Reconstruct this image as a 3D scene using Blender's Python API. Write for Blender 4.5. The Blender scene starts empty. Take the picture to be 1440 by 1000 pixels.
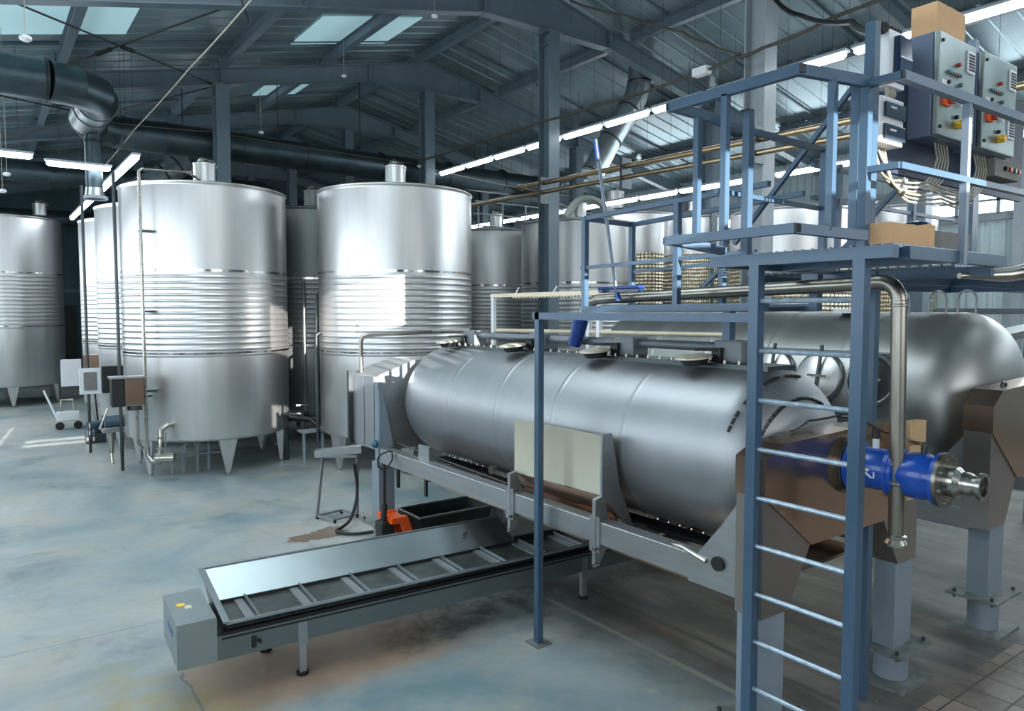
import bpy, bmesh, math, random
from mathutils import Vector, Matrix
random.seed(7)
PI = math.pi
S = bpy.context.scene
COL = S.collection
V = Vector

# ------------------------------------------------------------------ materials
MATS = {}
def lin(c):
    return tuple(((x/255)/12.92 if x/255 <= .04045 else ((x/255+.055)/1.055)**2.4) for x in c)
def mat(name, rgb, metal=0., rough=.5, var=.12, scale=3., stretch=(1,1,1), bump=0., bscale=None, rvar=.1, coat=0., emit=None, estr=0., aniso=0.):
    if name in MATS: return MATS[name]
    m = bpy.data.materials.new(name); m.use_nodes = True
    nt = m.node_tree; N = nt.nodes; L = nt.links
    b = N['Principled BSDF']
    c = lin(rgb)
    tc = N.new('ShaderNodeTexCoord'); mp = N.new('ShaderNodeMapping'); mp.inputs['Scale'].default_value = stretch
    L.new(tc.outputs['Object'], mp.inputs['Vector'])
    nz = N.new('ShaderNodeTexNoise'); nz.inputs['Scale'].default_value = scale; nz.inputs['Detail'].default_value = 5
    nz.inputs['Roughness'].default_value = .6
    L.new(mp.outputs['Vector'], nz.inputs['Vector'])
    cr = N.new('ShaderNodeValToRGB')
    cr.color_ramp.elements[0].position = .3; cr.color_ramp.elements[1].position = .7
    cr.color_ramp.elements[0].color = tuple(max(0, x*(1-var)) for x in c)+(1,)
    cr.color_ramp.elements[1].color = tuple(min(1, x*(1+var)) for x in c)+(1,)
    L.new(nz.outputs['Fac'], cr.inputs['Fac']); L.new(cr.outputs['Color'], b.inputs['Base Color'])
    b.inputs['Metallic'].default_value = metal
    mr = N.new('ShaderNodeMapRange'); mr.inputs['To Min'].default_value = max(.03, rough-rvar); mr.inputs['To Max'].default_value = min(1, rough+rvar)
    L.new(nz.outputs['Fac'], mr.inputs['Value']); L.new(mr.outputs['Result'], b.inputs['Roughness'])
    if aniso: b.inputs['Anisotropic'].default_value = aniso
    if coat: b.inputs['Coat Weight'].default_value = coat
    if bump:
        n2 = N.new('ShaderNodeTexNoise'); n2.inputs['Scale'].default_value = bscale or scale*3; n2.inputs['Detail'].default_value = 3
        L.new(mp.outputs['Vector'], n2.inputs['Vector'])
        bp = N.new('ShaderNodeBump'); bp.inputs['Strength'].default_value = bump; bp.inputs['Distance'].default_value = .01
        L.new(n2.outputs['Fac'], bp.inputs['Height']); L.new(bp.outputs['Normal'], b.inputs['Normal'])
    if emit:
        b.inputs['Emission Color'].default_value = lin(emit)+(1,); b.inputs['Emission Strength'].default_value = estr
    MATS[name] = m
    return m

tank_steel = mat('tank_steel', (206,206,206), .90, .36, .05, 2.2, (3,3,.10), .04, 9, .05)
tank_steel_dull = mat('tank_steel_dull', (196,198,198), .90, .38, .08, 2.0, (3,3,.12), .06, 8, .08)
band_steel = mat('polished_band', (205,205,205), 1, .14, .25, 3, (4,4,.2))
press_steel = mat('press_steel', (152,156,160), .9, .47, .05, 1.6, (.6,3,.6), .03, 10, .04)
press_steel2 = mat('press_steel_dark', (160,162,160), .88, .42, .10, 1.2, (.6,2,.6), .05, 8, .06)
sheet_steel = mat('sheet_steel', (158,162,164), .85, .42, .08, 3, (1,1,6), .04, 12, .06)
sleeve_steel = mat('sleeve_steel', (152,146,142), .9, .32, .05, 1.2, (1,1,1), 0, 10, .04)
hopper_steel = mat('hopper_steel', (178,150,130), .95, .20, .05, 1.2, (1,1,1), 0, 10, .03)  # copper tone: warm light reflected on the press ends, put into the colour
dark_steel = mat('dark_steel', (84,90,92), 1, .42, .2, 4)
frame_steel_shaded = mat('conveyor_steel_shaded', (112,122,124), .9, .40, .06, 2.5, (1,1,1), .04, 10, .06)  # darker copy of the conveyor steel, shade on its front put into the colour
conveyor_steel = mat('conveyor_steel', (150,160,164), .95, .38, .06, 2.5, (1,1,1), .05, 10, .06)
galv = mat('galvanised_duct', (176,184,186), 1, .36, .16, 4, (1,1,1), .08, 14, .1)
duct_teal = mat('dark_duct', (74,88,94), .85, .40, .2, 3, (1,1,1), .06, 12, .1)
frame_paint = mat('grey_structural_paint', (92,108,118), 0, .42, .14, 2.5, (1,1,.4), .05, 12)
light_paint = mat('pale_structural_paint', (142,150,156), 0, .5, .12, 3, (1,1,.4), .06, 14)
blue_paint = mat('blue_grey_paint', (60,84,106), .1, .36, .12, 5, (1,1,.4), .04, 18)
pale_blue = mat('pale_blue_paint', (112,126,142), 0, .40, .08, 4)
leg_paint = mat('leg_grey_paint', (118,130,140), 0, .42, .10, 4, (1,1,.5), .05, 16)
plate_rust = mat('worn_plate', (120,124,122), .4, .55, .35, 9, (1,1,1), .2, 30)
black_mat = mat('black_rubber', (18,20,22), 0, .5)
blue_valve = mat('blue_enamel', (20,74,168), 0, .30, .12, 6, (1,1,1), .05, 14, .06, coat=.4)
blue_plastic = mat('blue_plastic', (18,50,116), 0, .35, .2, 10)
orange = mat('orange_paint', (225,84,22), 0, .4)
yellow = mat('yellow_plastic', (235,185,40), 0, .4)
red_m = mat('red_plastic', (170,52,36), 0, .35)
green_m = mat('green_plastic', (70,110,108), 0, .35)
white_m = mat('white_plastic', (215,218,222), 0, .35, .04)
cream = mat('cream_sheet', (206,202,184), .45, .16, .04, 2, (1,1,1), 0, None, .03)
cream_pipe = mat('cream_pipe', (205,192,170), .3, .4)
pipe_steel = mat('pipe_steel', (178,176,168), 1, .28, .15, 6)
pipe_dull = mat('pipe_dull', (140,136,128), 1, .32, .2, 5, (1,1,.3))
brass = mat('warm_pipe', (196,172,140), 1, .32, .15, 5)
carton = mat('cardboard', (205,164,122), 0, .75, .08, 6)
greybox = mat('grey_board', (120,118,114), 0, .7, .12, 8)
navy = mat('navy_cover', (20,44,74), 0, .18, .1, 5)
cable_grey = mat('cable_grey', (160,154,140), 0, .5)
cable_dark = mat('cable_dark', (66,62,54), 0, .6)
cabinet_side = mat('cabinet_blue_steel', (104,116,138), .2, .38, .08, 4)
cabinet_door = mat('cabinet_steel_door', (158,170,168), .8, .36, .18, 4, (1,1,.6), .05, 10)
lid_worn = mat('worn_lid', (190,184,168), .5, .5, .25, 14)
wood = mat('pale_wood', (180,150,112), 0, .6, .15, 8, (1,1,.2))
lamp_m = mat('lamp_glow', (255,255,255), 0, .4, 0, emit=(238,246,255), estr=15)
lamp_body = mat('lamp_body', (150,160,165), 0, .4)
rung_m = mat('worn_rung', (150,166,180), .5, .36, .3, 20, (1,1,1), .1, 40)
belt_m = mat('belt', (92,98,98), .7, .32, .3, 8, (1,1,1), .2, 30)

def corrugated_mat(name, rgb, rough, metal):
    return mat(name, rgb, metal, rough, .12, 1.2, (1,.25,1), .03, 6, .08)
roof_m = corrugated_mat('roof_sheet', (140,160,166), .34, .5)
wall_dark = corrugated_mat('wall_sheet_dark', (58,84,94), .5, .2)
wall_light = corrugated_mat('wall_sheet_light', (178,194,198), .5, .1)

def glass_mat():
    m = bpy.data.materials.new('window_glow'); m.use_nodes = True
    b = m.node_tree.nodes['Principled BSDF']
    b.inputs['Base Color'].default_value = (.8,.9,1,1); b.inputs['Roughness'].default_value = .2
    b.inputs['Emission Color'].default_value = (.86,.94,1,1); b.inputs['Emission Strength'].default_value = 3.2
    return m
win_m = glass_mat()
def sky_mat():
    m = bpy.data.materials.new('translucent_roof_sheet'); m.use_nodes = True
    b = m.node_tree.nodes['Principled BSDF']
    b.inputs['Base Color'].default_value = (.5,.75,.8,1); b.inputs['Roughness'].default_value = .5
    b.inputs['Emission Color'].default_value = (.50,.78,.84,1); b.inputs['Emission Strength'].default_value = .32
    return m
skyl_m = sky_mat()

def dimple_mat():
    m = mat('dimple_steel', (200,190,168), 1, .3, .12, 2, (3,3,.2), 0)
    nt = m.node_tree; N = nt.nodes; L = nt.links; b = N['Principled BSDF']
    tc = N.new('ShaderNodeTexCoord'); sp = N.new('ShaderNodeSeparateXYZ'); L.new(tc.outputs['Object'], sp.inputs[0])
    at = N.new('ShaderNodeMath'); at.operation = 'ARCTAN2'; L.new(sp.outputs['Y'], at.inputs[0]); L.new(sp.outputs['X'], at.inputs[1])
    cb = N.new('ShaderNodeCombineXYZ'); L.new(at.outputs[0], cb.inputs['X']); L.new(sp.outputs['Z'], cb.inputs['Y'])
    mp = N.new('ShaderNodeMapping'); mp.inputs['Scale'].default_value = (14,10,1); L.new(cb.outputs[0], mp.inputs['Vector'])
    vo = N.new('ShaderNodeTexVoronoi'); vo.inputs['Randomness'].default_value = 0.0; vo.inputs['Scale'].default_value = 1
    L.new(mp.outputs['Vector'], vo.inputs['Vector'])
    bp = N.new('ShaderNodeBump'); bp.inputs['Strength'].default_value = 1; bp.inputs['Distance'].default_value = .03
    L.new(vo.outputs['Distance'], bp.inputs['Height']); L.new(bp.outputs['Normal'], b.inputs['Normal'])
    return m
dimple = dimple_mat()

def grating_mat():
    m = bpy.data.materials.new('expanded_metal'); m.use_nodes = True
    nt = m.node_tree; N = nt.nodes; L = nt.links; b = N['Principled BSDF']
    b.inputs['Base Color'].default_value = lin((110,124,134))+(1,); b.inputs['Metallic'].default_value = .6; b.inputs['Roughness'].default_value = .4
    return m
grating_m = grating_mat()

def floor_mat():
    m = bpy.data.materials.new('stained_concrete'); m.use_nodes = True
    nt = m.node_tree; N = nt.nodes; L = nt.links; b = N['Principled BSDF']
    tc = N.new('ShaderNodeTexCoord'); P = tc.outputs['Object']
    sp = N.new('ShaderNodeSeparateXYZ'); L.new(P, sp.inputs[0])
    def noise(s, d=6, r=.6, dist=0., vec=None):
        n = N.new('ShaderNodeTexNoise'); n.inputs['Scale'].default_value = s; n.inputs['Detail'].default_value = d
        n.inputs['Roughness'].default_value = r; n.inputs['Distortion'].default_value = dist
        L.new(vec or P, n.inputs['Vector']); return n.outputs['Fac']
    def ramp(f, p0, p1, c0=(0,0,0,1), c1=(1,1,1,1)):
        r = N.new('ShaderNodeValToRGB'); e = r.color_ramp.elements
        e[0].position = p0; e[1].position = p1; e[0].color = c0; e[1].color = c1
        L.new(f, r.inputs['Fac']); return r.outputs['Color']
    def mix(f, a, c):
        x = N.new('ShaderNodeMix'); x.data_type = 'RGBA'
        if isinstance(f, float): x.inputs[0].default_value = f
        else: L.new(f, x.inputs[0])
        for k, v in ((6,a),(7,c)):
            if isinstance(v, tuple): x.inputs[k].default_value = v
            else: L.new(v, x.inputs[k])
        return x.outputs[2]
    def ma(op, a, c=None):
        x = N.new('ShaderNodeMath'); x.operation = op
        for k, v in ((0,a),(1,c)):
            if v is None: continue
            if isinstance(v, (int,float)): x.inputs[k].default_value = v
            else: L.new(v, x.inputs[k])
        return x.outputs[0]
    def smooth(v, a, c):
        x = N.new('ShaderNodeMapRange'); x.interpolation_type = 'SMOOTHSTEP'
        x.inputs['From Min'].default_value = a; x.inputs['From Max'].default_value = c
        L.new(v, x.inputs['Value']); return x.outputs['Result']
    big = noise(.35, 7, .6, .6); med = noise(1.1, 8, .65, .3); fine = noise(9, 6, .7)
    wob = ma('MULTIPLY', ma('SUBTRACT', noise(2.2, 6), .5), .9)
    x = ma('ADD', sp.outputs['X'], wob); y = ma('ADD', sp.outputs['Y'], wob)
    wob2 = ma('MULTIPLY', ma('SUBTRACT', noise(5, 4), .5), .12)
    xs = ma('ADD', sp.outputs['X'], wob2); ys = ma('ADD', sp.outputs['Y'], wob2)
    base = mix(ramp(big, .36, .62), lin((110,132,138))+(1,), lin((166,170,169))+(1,))
    base = mix(ma('MULTIPLY', ramp(med, .48, .66), .55), base, lin((166,160,144))+(1,))
    base = mix(ma('MULTIPLY', ramp(noise(.8, 9, .7, .4), .54, .66), .6), base, lin((82,102,108))+(1,))
    base = mix(ma('MULTIPLY', ramp(noise(1.7, 10, .75, .2), .62, .70), .5), base, lin((186,184,170))+(1,))
    # brown slab under the conveyor head, warm reflected light painted into its colour
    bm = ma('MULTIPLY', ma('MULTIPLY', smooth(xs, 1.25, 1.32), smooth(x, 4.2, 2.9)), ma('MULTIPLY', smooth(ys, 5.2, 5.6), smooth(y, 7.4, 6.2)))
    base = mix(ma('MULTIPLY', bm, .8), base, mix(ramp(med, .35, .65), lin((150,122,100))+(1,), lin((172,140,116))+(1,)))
    # yellow-ochre dirt in front of it
    om = ma('MULTIPLY', ma('MULTIPLY', smooth(x, .3, .8), smooth(x, 1.9, 1.3)), ma('MULTIPLY', smooth(y, 7.2, 6.4), ramp(noise(1.5, 8, .7), .40, .60)))
    base = mix(ma('MULTIPLY', om, .8), base, lin((150,136,92))+(1,))
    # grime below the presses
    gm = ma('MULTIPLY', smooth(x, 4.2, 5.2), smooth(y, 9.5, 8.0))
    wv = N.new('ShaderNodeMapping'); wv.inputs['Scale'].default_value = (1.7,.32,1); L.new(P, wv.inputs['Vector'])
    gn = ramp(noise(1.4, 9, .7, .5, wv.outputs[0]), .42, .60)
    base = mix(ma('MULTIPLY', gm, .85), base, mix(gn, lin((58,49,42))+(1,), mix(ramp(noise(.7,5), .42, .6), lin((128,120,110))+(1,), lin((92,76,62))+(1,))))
    # dark patchy line under the conveyor
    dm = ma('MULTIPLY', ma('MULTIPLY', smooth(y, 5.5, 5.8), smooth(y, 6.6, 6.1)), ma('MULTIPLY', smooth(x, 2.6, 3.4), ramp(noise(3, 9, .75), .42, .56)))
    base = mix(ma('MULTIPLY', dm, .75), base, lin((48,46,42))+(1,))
    # brown puddle stain beside the hose stand
    px = ma('MULTIPLY', ma('SUBTRACT', x, 3.65), 1.5); py = ma('MULTIPLY', ma('SUBTRACT', y, 9.35), 4.0)
    dist = ma('SQRT', ma('ADD', ma('MULTIPLY', px, px), ma('MULTIPLY', py, py)))
    base = mix(ma('MULTIPLY', smooth(dist, .75, .62), .85), base, lin((104,78,54))+(1,))
    # straight channel joints along the hall
    for xx, w, c in ((4.73,.03,(165,168,156)), (5.25,.03,(60,60,54)), (5.0,.012,(70,80,76))):
        d = ma('ABSOLUTE', ma('SUBTRACT', sp.outputs['X'], xx))
        k = ma('MULTIPLY', ma('LESS_THAN', d, w), smooth(sp.outputs['Y'], 6.2, 5.6))
        base = mix(ma('MULTIPLY', k, .65), base, lin(c)+(1,))
    # slab joints
    for xx in (1.28, -2.):
        d = ma('ABSOLUTE', ma('SUBTRACT', xs, xx)); base = mix(ma('MULTIPLY', ma('MULTIPLY', ma('LESS_THAN', d, .012), ma('LESS_THAN', sp.outputs['Y'], 6.4)), .6), base, lin((86,92,88))+(1,))
    for yy in (7.6, 13.0):
        d = ma('ABSOLUTE', ma('SUBTRACT', ys, yy)); base = mix(ma('MULTIPLY', ma('LESS_THAN', d, .012), .4), base, lin((86,92,88))+(1,))
    # quarry tiles at the right front
    br = N.new('ShaderNodeTexBrick'); br.offset = .5; br.inputs['Scale'].default_value = 1
    br.inputs['Brick Width'].default_value = .30; br.inputs['Row Height'].default_value = .30; br.inputs['Mortar Size'].default_value = .008
    br.inputs['Color1'].default_value = lin((146,132,122))+(1,); br.inputs['Color2'].default_value = lin((118,106,98))+(1,); br.inputs['Mortar'].default_value = lin((58,50,46))+(1,)
    br.offset = 0
    L.new(P, br.inputs['Vector'])
    tl = mix(ma('MULTIPLY', ramp(noise(2.6, 8, .7), .42, .62), .6), br.outputs['Color'], lin((72,62,56))+(1,))
    tm = ma('MULTIPLY', ma('GREATER_THAN', sp.outputs['X'], 5.2), ma('LESS_THAN', sp.outputs['Y'], 2.5))
    base = mix(tm, base, tl)
    base = mix(ma('MULTIPLY', ramp(fine, .35, .65), .12), base, (.12,.13,.13,1))
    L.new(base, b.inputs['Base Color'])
    ro = N.new('ShaderNodeMapRange'); ro.inputs['To Min'].default_value = .22; ro.inputs['To Max'].default_value = .55
    L.new(med, ro.inputs['Value']); L.new(ro.outputs['Result'], b.inputs['Roughness'])
    bp = N.new('ShaderNodeBump'); bp.inputs['Strength'].default_value = .12; bp.inputs['Distance'].default_value = .02
    L.new(med, bp.inputs['Height']); L.new(bp.outputs['Normal'], b.inputs['Normal'])
    return m
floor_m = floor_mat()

# ------------------------------------------------------------------ mesh builder
def basis(d):
    d = V(d).normalized()
    a = V((0,0,1)) if abs(d.z) < .95 else V((1,0,0))
    u = d.cross(a).normalized(); w = u.cross(d).normalized()
    return d, u, w
class MB:
    def __init__(s): s.v = []; s.f = []
    def add(s, vs, fs):
        o = len(s.v); s.v += [tuple(v) for v in vs]; s.f += [tuple(i+o for i in f) for f in fs]; return s
    def box(s, x0, x1, y0, y1, z0, z1, bev=0.):
        if bev:
            return s.bev(x0,x1,y0,y1,z0,z1,bev)
        vs = [(x,y,z) for x in (x0,x1) for y in (y0,y1) for z in (z0,z1)]
        return s.add(vs, [(0,1,3,2),(4,6,7,5),(0,4,5,1),(2,3,7,6),(0,2,6,4),(1,5,7,3)])
    def bev(s, x0,x1,y0,y1,z0,z1,b):
        bm = bmesh.new(); bmesh.ops.create_cube(bm, size=1)
        for v in bm.verts: v.co = V((x0+(v.co.x+.5)*(x1-x0), y0+(v.co.y+.5)*(y1-y0), z0+(v.co.z+.5)*(z1-z0)))
        bmesh.ops.bevel(bm, geom=bm.edges[:], offset=b, segments=2, affect='EDGES', profile=.6)
        bm.verts.index_update()
        s.add([v.co[:] for v in bm.verts], [tuple(v.index for v in f.verts) for f in bm.faces]); bm.free(); return s
    def bar(s, p, q, w=.05, h=None, up=None):
        """rectangular bar from p to q, w across, h tall"""
        h = h or w; p = V(p); q = V(q); d, u, t = basis(q-p)
        if up is not None:
            t = V(up) - d*V(up).dot(d)
            t = t.normalized() if t.length > 1e-3 else V((0,1,0)); u = d.cross(t)
        vs = []
        for c in (p, q):
            for a, b in ((-1,-1),(1,-1),(1,1),(-1,1)): vs.append(c+u*a*w/2+t*b*h/2)
        return s.add(vs, [(0,1,2,3),(7,6,5,4),(0,4,5,1),(1,5,6,2),(2,6,7,3),(3,7,4,0)])
    def tube(s, pts, r, n=12, cap=True):
        pts = [V(p) for p in pts]; rs = r if isinstance(r, (list,tuple)) else [r]*len(pts)
        vs = []; fs = []; prev = None
        for i, p in enumerate(pts):
            if i == 0: d = pts[1]-p
            elif i == len(pts)-1: d = p-pts[i-1]
            else: d = (pts[i+1]-p).normalized()+(p-pts[i-1]).normalized()
            d = d.normalized()
            if prev is None: _, u, w = basis(d)
            else:
                u = prev - d*prev.dot(d)
                u = u.normalized() if u.length > 1e-6 else basis(d)[1]
                w = u.cross(d)
            prev = u; w = d.cross(u)
            for k in range(n):
                a = 2*PI*k/n; vs.append(p+(u*math.cos(a)+w*math.sin(a))*rs[i])
        for i in range(len(pts)-1):
            for k in range(n):
                fs.append((i*n+k, i*n+(k+1)%n, (i+1)*n+(k+1)%n, (i+1)*n+k))
        if cap:
            fs.append(tuple(range(n))[::-1]); fs.append(tuple((len(pts)-1)*n+k for k in range(n)))
        return s.add(vs, fs)
    def cyl(s, p, q, r, n=20): return s.tube([p,q], r, n)
    def lathe(s, prof, o=(0,0,0), axis=(0,0,1), n=48, closed=False):
        """prof: (radius, height) along axis"""
        o = V(o); d, u, w = basis(axis)
        if tuple(axis) == (0,0,1): u, w = V((1,0,0)), V((0,1,0))
        vs = []; fs = []
        for r, h in prof:
            for k in range(n):
                a = 2*PI*k/n; vs.append(o+d*h+(u*math.cos(a)+w*math.sin(a))*r)
        for i in range(len(prof)-1):
            for k in range(n):
                fs.append((i*n+k, i*n+(k+1)%n, (i+1)*n+(k+1)%n, (i+1)*n+k))
        if not closed:
            if prof[0][0] > 1e-4: fs.append(tuple(range(n))[::-1])
            if prof[-1][0] > 1e-4: fs.append(tuple((len(prof)-1)*n+k for k in range(n)))
        return s.add(vs, fs)
    def prism(s, poly, a, b):
        """poly of 3D points extruded from offset a to offset b (vectors)"""
        a = V(a); b = V(b); n = len(poly)
        vs = [V(p)+a for p in poly]+[V(p)+b for p in poly]
        fs = [tuple(range(n))[::-1], tuple(range(n,2*n))]+[(i,(i+1)%n,n+(i+1)%n,n+i) for i in range(n)]
        return s.add(vs, fs)
    def build(s, name, m, parent=None, smooth=False, angle=35):
        me = bpy.data.meshes.new(name)
        off = V((0,0,0))
        if parent is not None: off = wloc(parent)
        me.from_pydata([tuple(V(v)-off) for v in s.v], [], s.f)
        bm = bmesh.new(); bm.from_mesh(me)
        bmesh.ops.remove_doubles(bm, verts=bm.verts, dist=1e-5)
        bmesh.ops.recalc_face_normals(bm, faces=bm.faces)
        bm.to_mesh(me); bm.free()
        me.materials.append(m)
        if smooth:
            for p in me.polygons: p.use_smooth = True
            me.set_sharp_from_angle(angle=math.radians(angle))
        o = bpy.data.objects.new(name, me); COL.objects.link(o)
        if parent is not None: o.parent = parent
        return o
def wloc(o):
    l = V(o.location)
    return l + wloc(o.parent) if o.parent else l
def tag(o, label=None, cat=None, group=None, kind=None):
    if label: o['label'] = label
    if cat: o['category'] = cat
    if group: o['group'] = group
    if kind: o['kind'] = kind
    return o
def thing(name, loc, label, cat, group=None):
    o = bpy.data.objects.new(name, None); o.location = loc; o.empty_display_size = .2; COL.objects.link(o)
    return tag(o, label, cat, group)
def solo(name, mb, m, label, cat, group=None, loc=None, smooth=False, angle=35):
    """a top-level thing that is one mesh, with its origin at loc"""
    if loc is not None:
        mb.v = [tuple(V(v)-V(loc)) for v in mb.v]
    o = mb.build(name, m, None, smooth, angle)
    if loc is not None: o.location = loc
    return tag(o, label, cat, group)
def struct(name, mb, m, smooth=False): return tag(mb.build(name, m, None, smooth), kind='structure')
def dup(root, loc, label=None, cat=None, group=None, rotz=0.):
    def rec(o, parent):
        c = o.copy(); COL.objects.link(c)
        if parent is not None: c.parent = parent
        for ch in list(o.children): rec(ch, c)
        return c
    r = rec(root, None); r.location = loc; r.rotation_euler = (0,0,rotz)
    return tag(r, label, cat, group)
def arc(c, r, a0, a1, u, w, n=8):
    c = V(c); u = V(u); w = V(w)
    return [c+u*r*math.cos(a0+(a1-a0)*i/n)+w*r*math.sin(a0+(a1-a0)*i/n) for i in range(n+1)]

# ------------------------------------------------------------------ the hall
RX = 10.5
def roofz(x): return 10.22-.22*abs(x-RX)
X0, X1, Y0, Y1 = -3.0, 21.6, -7.0, 40.4
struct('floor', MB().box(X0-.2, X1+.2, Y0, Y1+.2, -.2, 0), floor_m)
# roof: two corrugated slopes, ribs run down the slope
def slope(xa, xb):
    mb = MB(); pr = []; y = Y0
    while y < Y1+.2:
        pr += [(y,0),(y+.40,0),(y+.42,.022),(y+.48,.022)]; y += .50
    n = len(pr)
    vs = []
    for x in (xa, xb):
        for yy, dz in pr: vs.append((x, yy, roofz(x)+dz))
    for x in (xa, xb):
        for yy, dz in pr: vs.append((x, yy, roofz(x)+dz+.12))
    fs = [(i,i+1,n+i+1,n+i) for i in range(n-1)]+[(2*n+i,3*n+i,3*n+i+1,2*n+i+1) for i in range(n-1)]
    fs += [(i,2*n+i,2*n+i+1,i+1) for i in range(n-1)]+[(n+i,n+i+1,3*n+i+1,3*n+i) for i in range(n-1)]
    return mb.add(vs, fs)
struct('ceiling', slope(X0, RX), roof_m)
struct('ceiling', slope(RX, X1), roof_m)
def corr_wall(axis, c, a0, a1, zf, holes=()):
    """corrugated wall sheet: strips between a0..a1, split around holes"""
    mb = MB(); a = a0
    while a < a1:
        b = min(a+.25, a1); segs = [(0., zf((a+b)/2))]
        for h0, h1, z0, z1 in holes:
            if h0 <= (a+b)/2 <= h1:
                segs = [(0., z0), (z1, zf((a+b)/2))]
        for z0, z1 in segs:
            if axis == 'x':
                mb.box(c, c+.06, a, b, z0, z1); mb.box(c-.03, c, a+.05, b-.09, z0, z1)
            else:
                mb.box(a, b, c, c+.06, z0, z1); mb.box(a+.05, b-.09, c-.03, c, z0, z1)
        a = b
    return mb
wz0, wz1 = 5.55, 6.28
struct('wall_right', corr_wall('x', X1, Y0, Y1, lambda y: roofz(X1)+.1, [(-6.,34.,wz0,wz1)]), wall_light)
struct('wall_far', corr_wall('y', Y1, X0, X1, lambda x: roofz(x)+.1), wall_dark)
nwall = MB()
def wall_seg(a, b, holes):
    z = 0.
    for h0, h1 in holes: nwall.box(a, b, Y0-.1, Y0, z, h0); z = h1
    nwall.prism([(a,Y0,z),(b,Y0,z),(b,Y0,roofz(b)+.1),(a,Y0,roofz(a)+.1)], (0,-.1,0), (0,0,0))
wall_seg(X0, -2.55, []); wall_seg(-2.55, -1.15, [(6.42,6.52),(6.57,6.68)]); wall_seg(-1.15, 1.9, [])  # slots in the unseen near wall, cut to shape the sun patches
wall_seg(1.9, 3.9, [(5.9,6.35),(7.35,8.27)]); wall_seg(3.9, RX, []); wall_seg(RX, X1, [])
struct('wall_near', nwall, wall_dark)
struct('wall_left', corr_wall('x', X0-.1, Y0, Y1, lambda y: roofz(X0)+.1, [(-6.,34.,2.2,5.2)]), wall_dark)
k = 0
for y in [(-6+4*i) for i in range(10)]:
    k += 1
    w = struct('window_%d' % k, MB().box(X1+.02, X1+.04, y+.05, y+3.95, wz0+.05, wz1-.05), win_m)
    fr = MB()
    for yy in (y+.03, y+1.0, y+2.0, y+3.0, y+3.97): fr.box(X1-.04, X1+.08, yy-.04, yy+.04, wz0, wz1)
    for zz in (wz0, (wz0+wz1)/2, wz1): fr.box(X1-.04, X1+.08, y, y+4, zz-.03, zz+.03)
    f = fr.build('window_frame', light_paint, w)
for y in [(-6+5*i) for i in range(8)]:  # unseen glowing windows on the left, added as a light source
    k += 1
    w = struct('window_%d' % k, MB().box(X0-.08, X0-.06, y+.05, y+4.95, 2.25, 5.15), win_m)
    fr = MB()
    for yy in (y+.03, y+1.65, y+3.3, y+4.97): fr.box(X0-.12, X0+.02, yy-.04, yy+.04, 2.2, 5.2)
    fr.build('window_frame', frame_paint, w)  # frame of the added, unseen left windows
struct('trim_1', MB().box(X1-.12, X1, Y0, Y1, 5.38, 5.5).box(X1-.12, X1, Y0, Y1, 6.32, 6.42), light_paint)
struct('trim_2', MB().box(X0, X1, Y1-.14, Y1-.02, 3.9, 4.05).box(X0, X1, Y1-.14, Y1-.02, 7.0, 7.12), frame_paint)
# translucent roof sheets; the nearer, unseen ones are added for overhead light
for n, (xa, xb, ya, yb) in enumerate(((.2,2.6,13.6,16.4),(6.2,8.6,15.2,17.2),(6.9,8.2,21.2,22.6),(1.2,3.0,-3,1),(6.0,8.5,-4,0),(12,14.5,-3,1),(.3,4.4,4.6,7.2),(.3,4.4,7.7,11.6))):
    mb = MB()
    mb.add([(xa,ya,roofz(xa)-.01),(xb,ya,roofz(xb)-.01),(xb,yb,roofz(xb)-.01),(xa,yb,roofz(xa)-.01),(xa,ya,roofz(xa)-.03),(xb,ya,roofz(xb)-.03),(xb,yb,roofz(xb)-.03),(xa,yb,roofz(xa)-.03)],
           [(0,1,2,3),(7,6,5,4),(0,4,5,1),(1,5,6,2),(2,6,7,3),(3,7,4,0)])
    struct('window_%d' % (k+1+n), mb, skyl_m)  # roof sheets, the added unseen ones included

# rafters
FY = [1.98+5.46*i for i in range(7)]
def under(x):
    d = abs(x-RX)
    return 9.17 if d < 1.78 else 9.17-.2137*(d-1.78)
def make_rafter(y, label):
    r = thing('roof_rafter', (RX, y, under(RX)), label, 'roof beam', 'gable rafters across the hall')
    xs = [X0, RX-1.78, RX, RX+1.78, X1]
    top = lambda x: 9.96-.22*abs(x-RX)
    web = [(x, y, under(x)) for x in xs]+[(x, y, top(x)) for x in (X1, RX, X0)]
    MB().prism(web, (0,-.012,0), (0,.012,0)).build('web', frame_paint, r)
    fl = MB()
    for a, b in zip(xs, xs[1:]):
        fl.bar((a,y,under(a)), (b,y,under(b)), .24, .024, up=(0,0,1))
    fl.build('bottom_flange', frame_paint, r)
    fl = MB()
    for a, b in ((X0,RX),(RX,X1)): fl.bar((a,y,top(a)), (b,y,top(b)), .24, .024, up=(0,0,1))
    fl.build('top_flange', frame_paint, r)
    for x in (RX-5.6, RX-1.78, RX+1.78, RX+5.6):
        MB().box(x-.02, x+.02, y-.12, y+.12, under(x)-.03, top(x)+.02).build('stiffener', frame_paint, r)
    return r
ordn = ['nearest overhead', 'across the top of the view, second', 'third', 'fourth', 'fifth', 'sixth', 'farthest']
rafters = []
RL = ['nearest grey gable rafter, above the electrical cabinets',
      'grey gable rafter running along the top edge of the view',
      'grey gable rafter above the two big front tanks, second fully seen',
      'grey gable rafter just behind the long dark duct, third fully seen',
      'fourth grey gable rafter, low and dim in the distance',
      'fifth grey gable rafter, small and dark near the end wall',
      'last grey gable rafter, close in front of the end wall']
r0 = make_rafter(FY[1], RL[1])
for i, y in enumerate(FY):
    if i == 1: continue
    dup(r0, (RX, y, under(RX)), RL[i])
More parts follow.
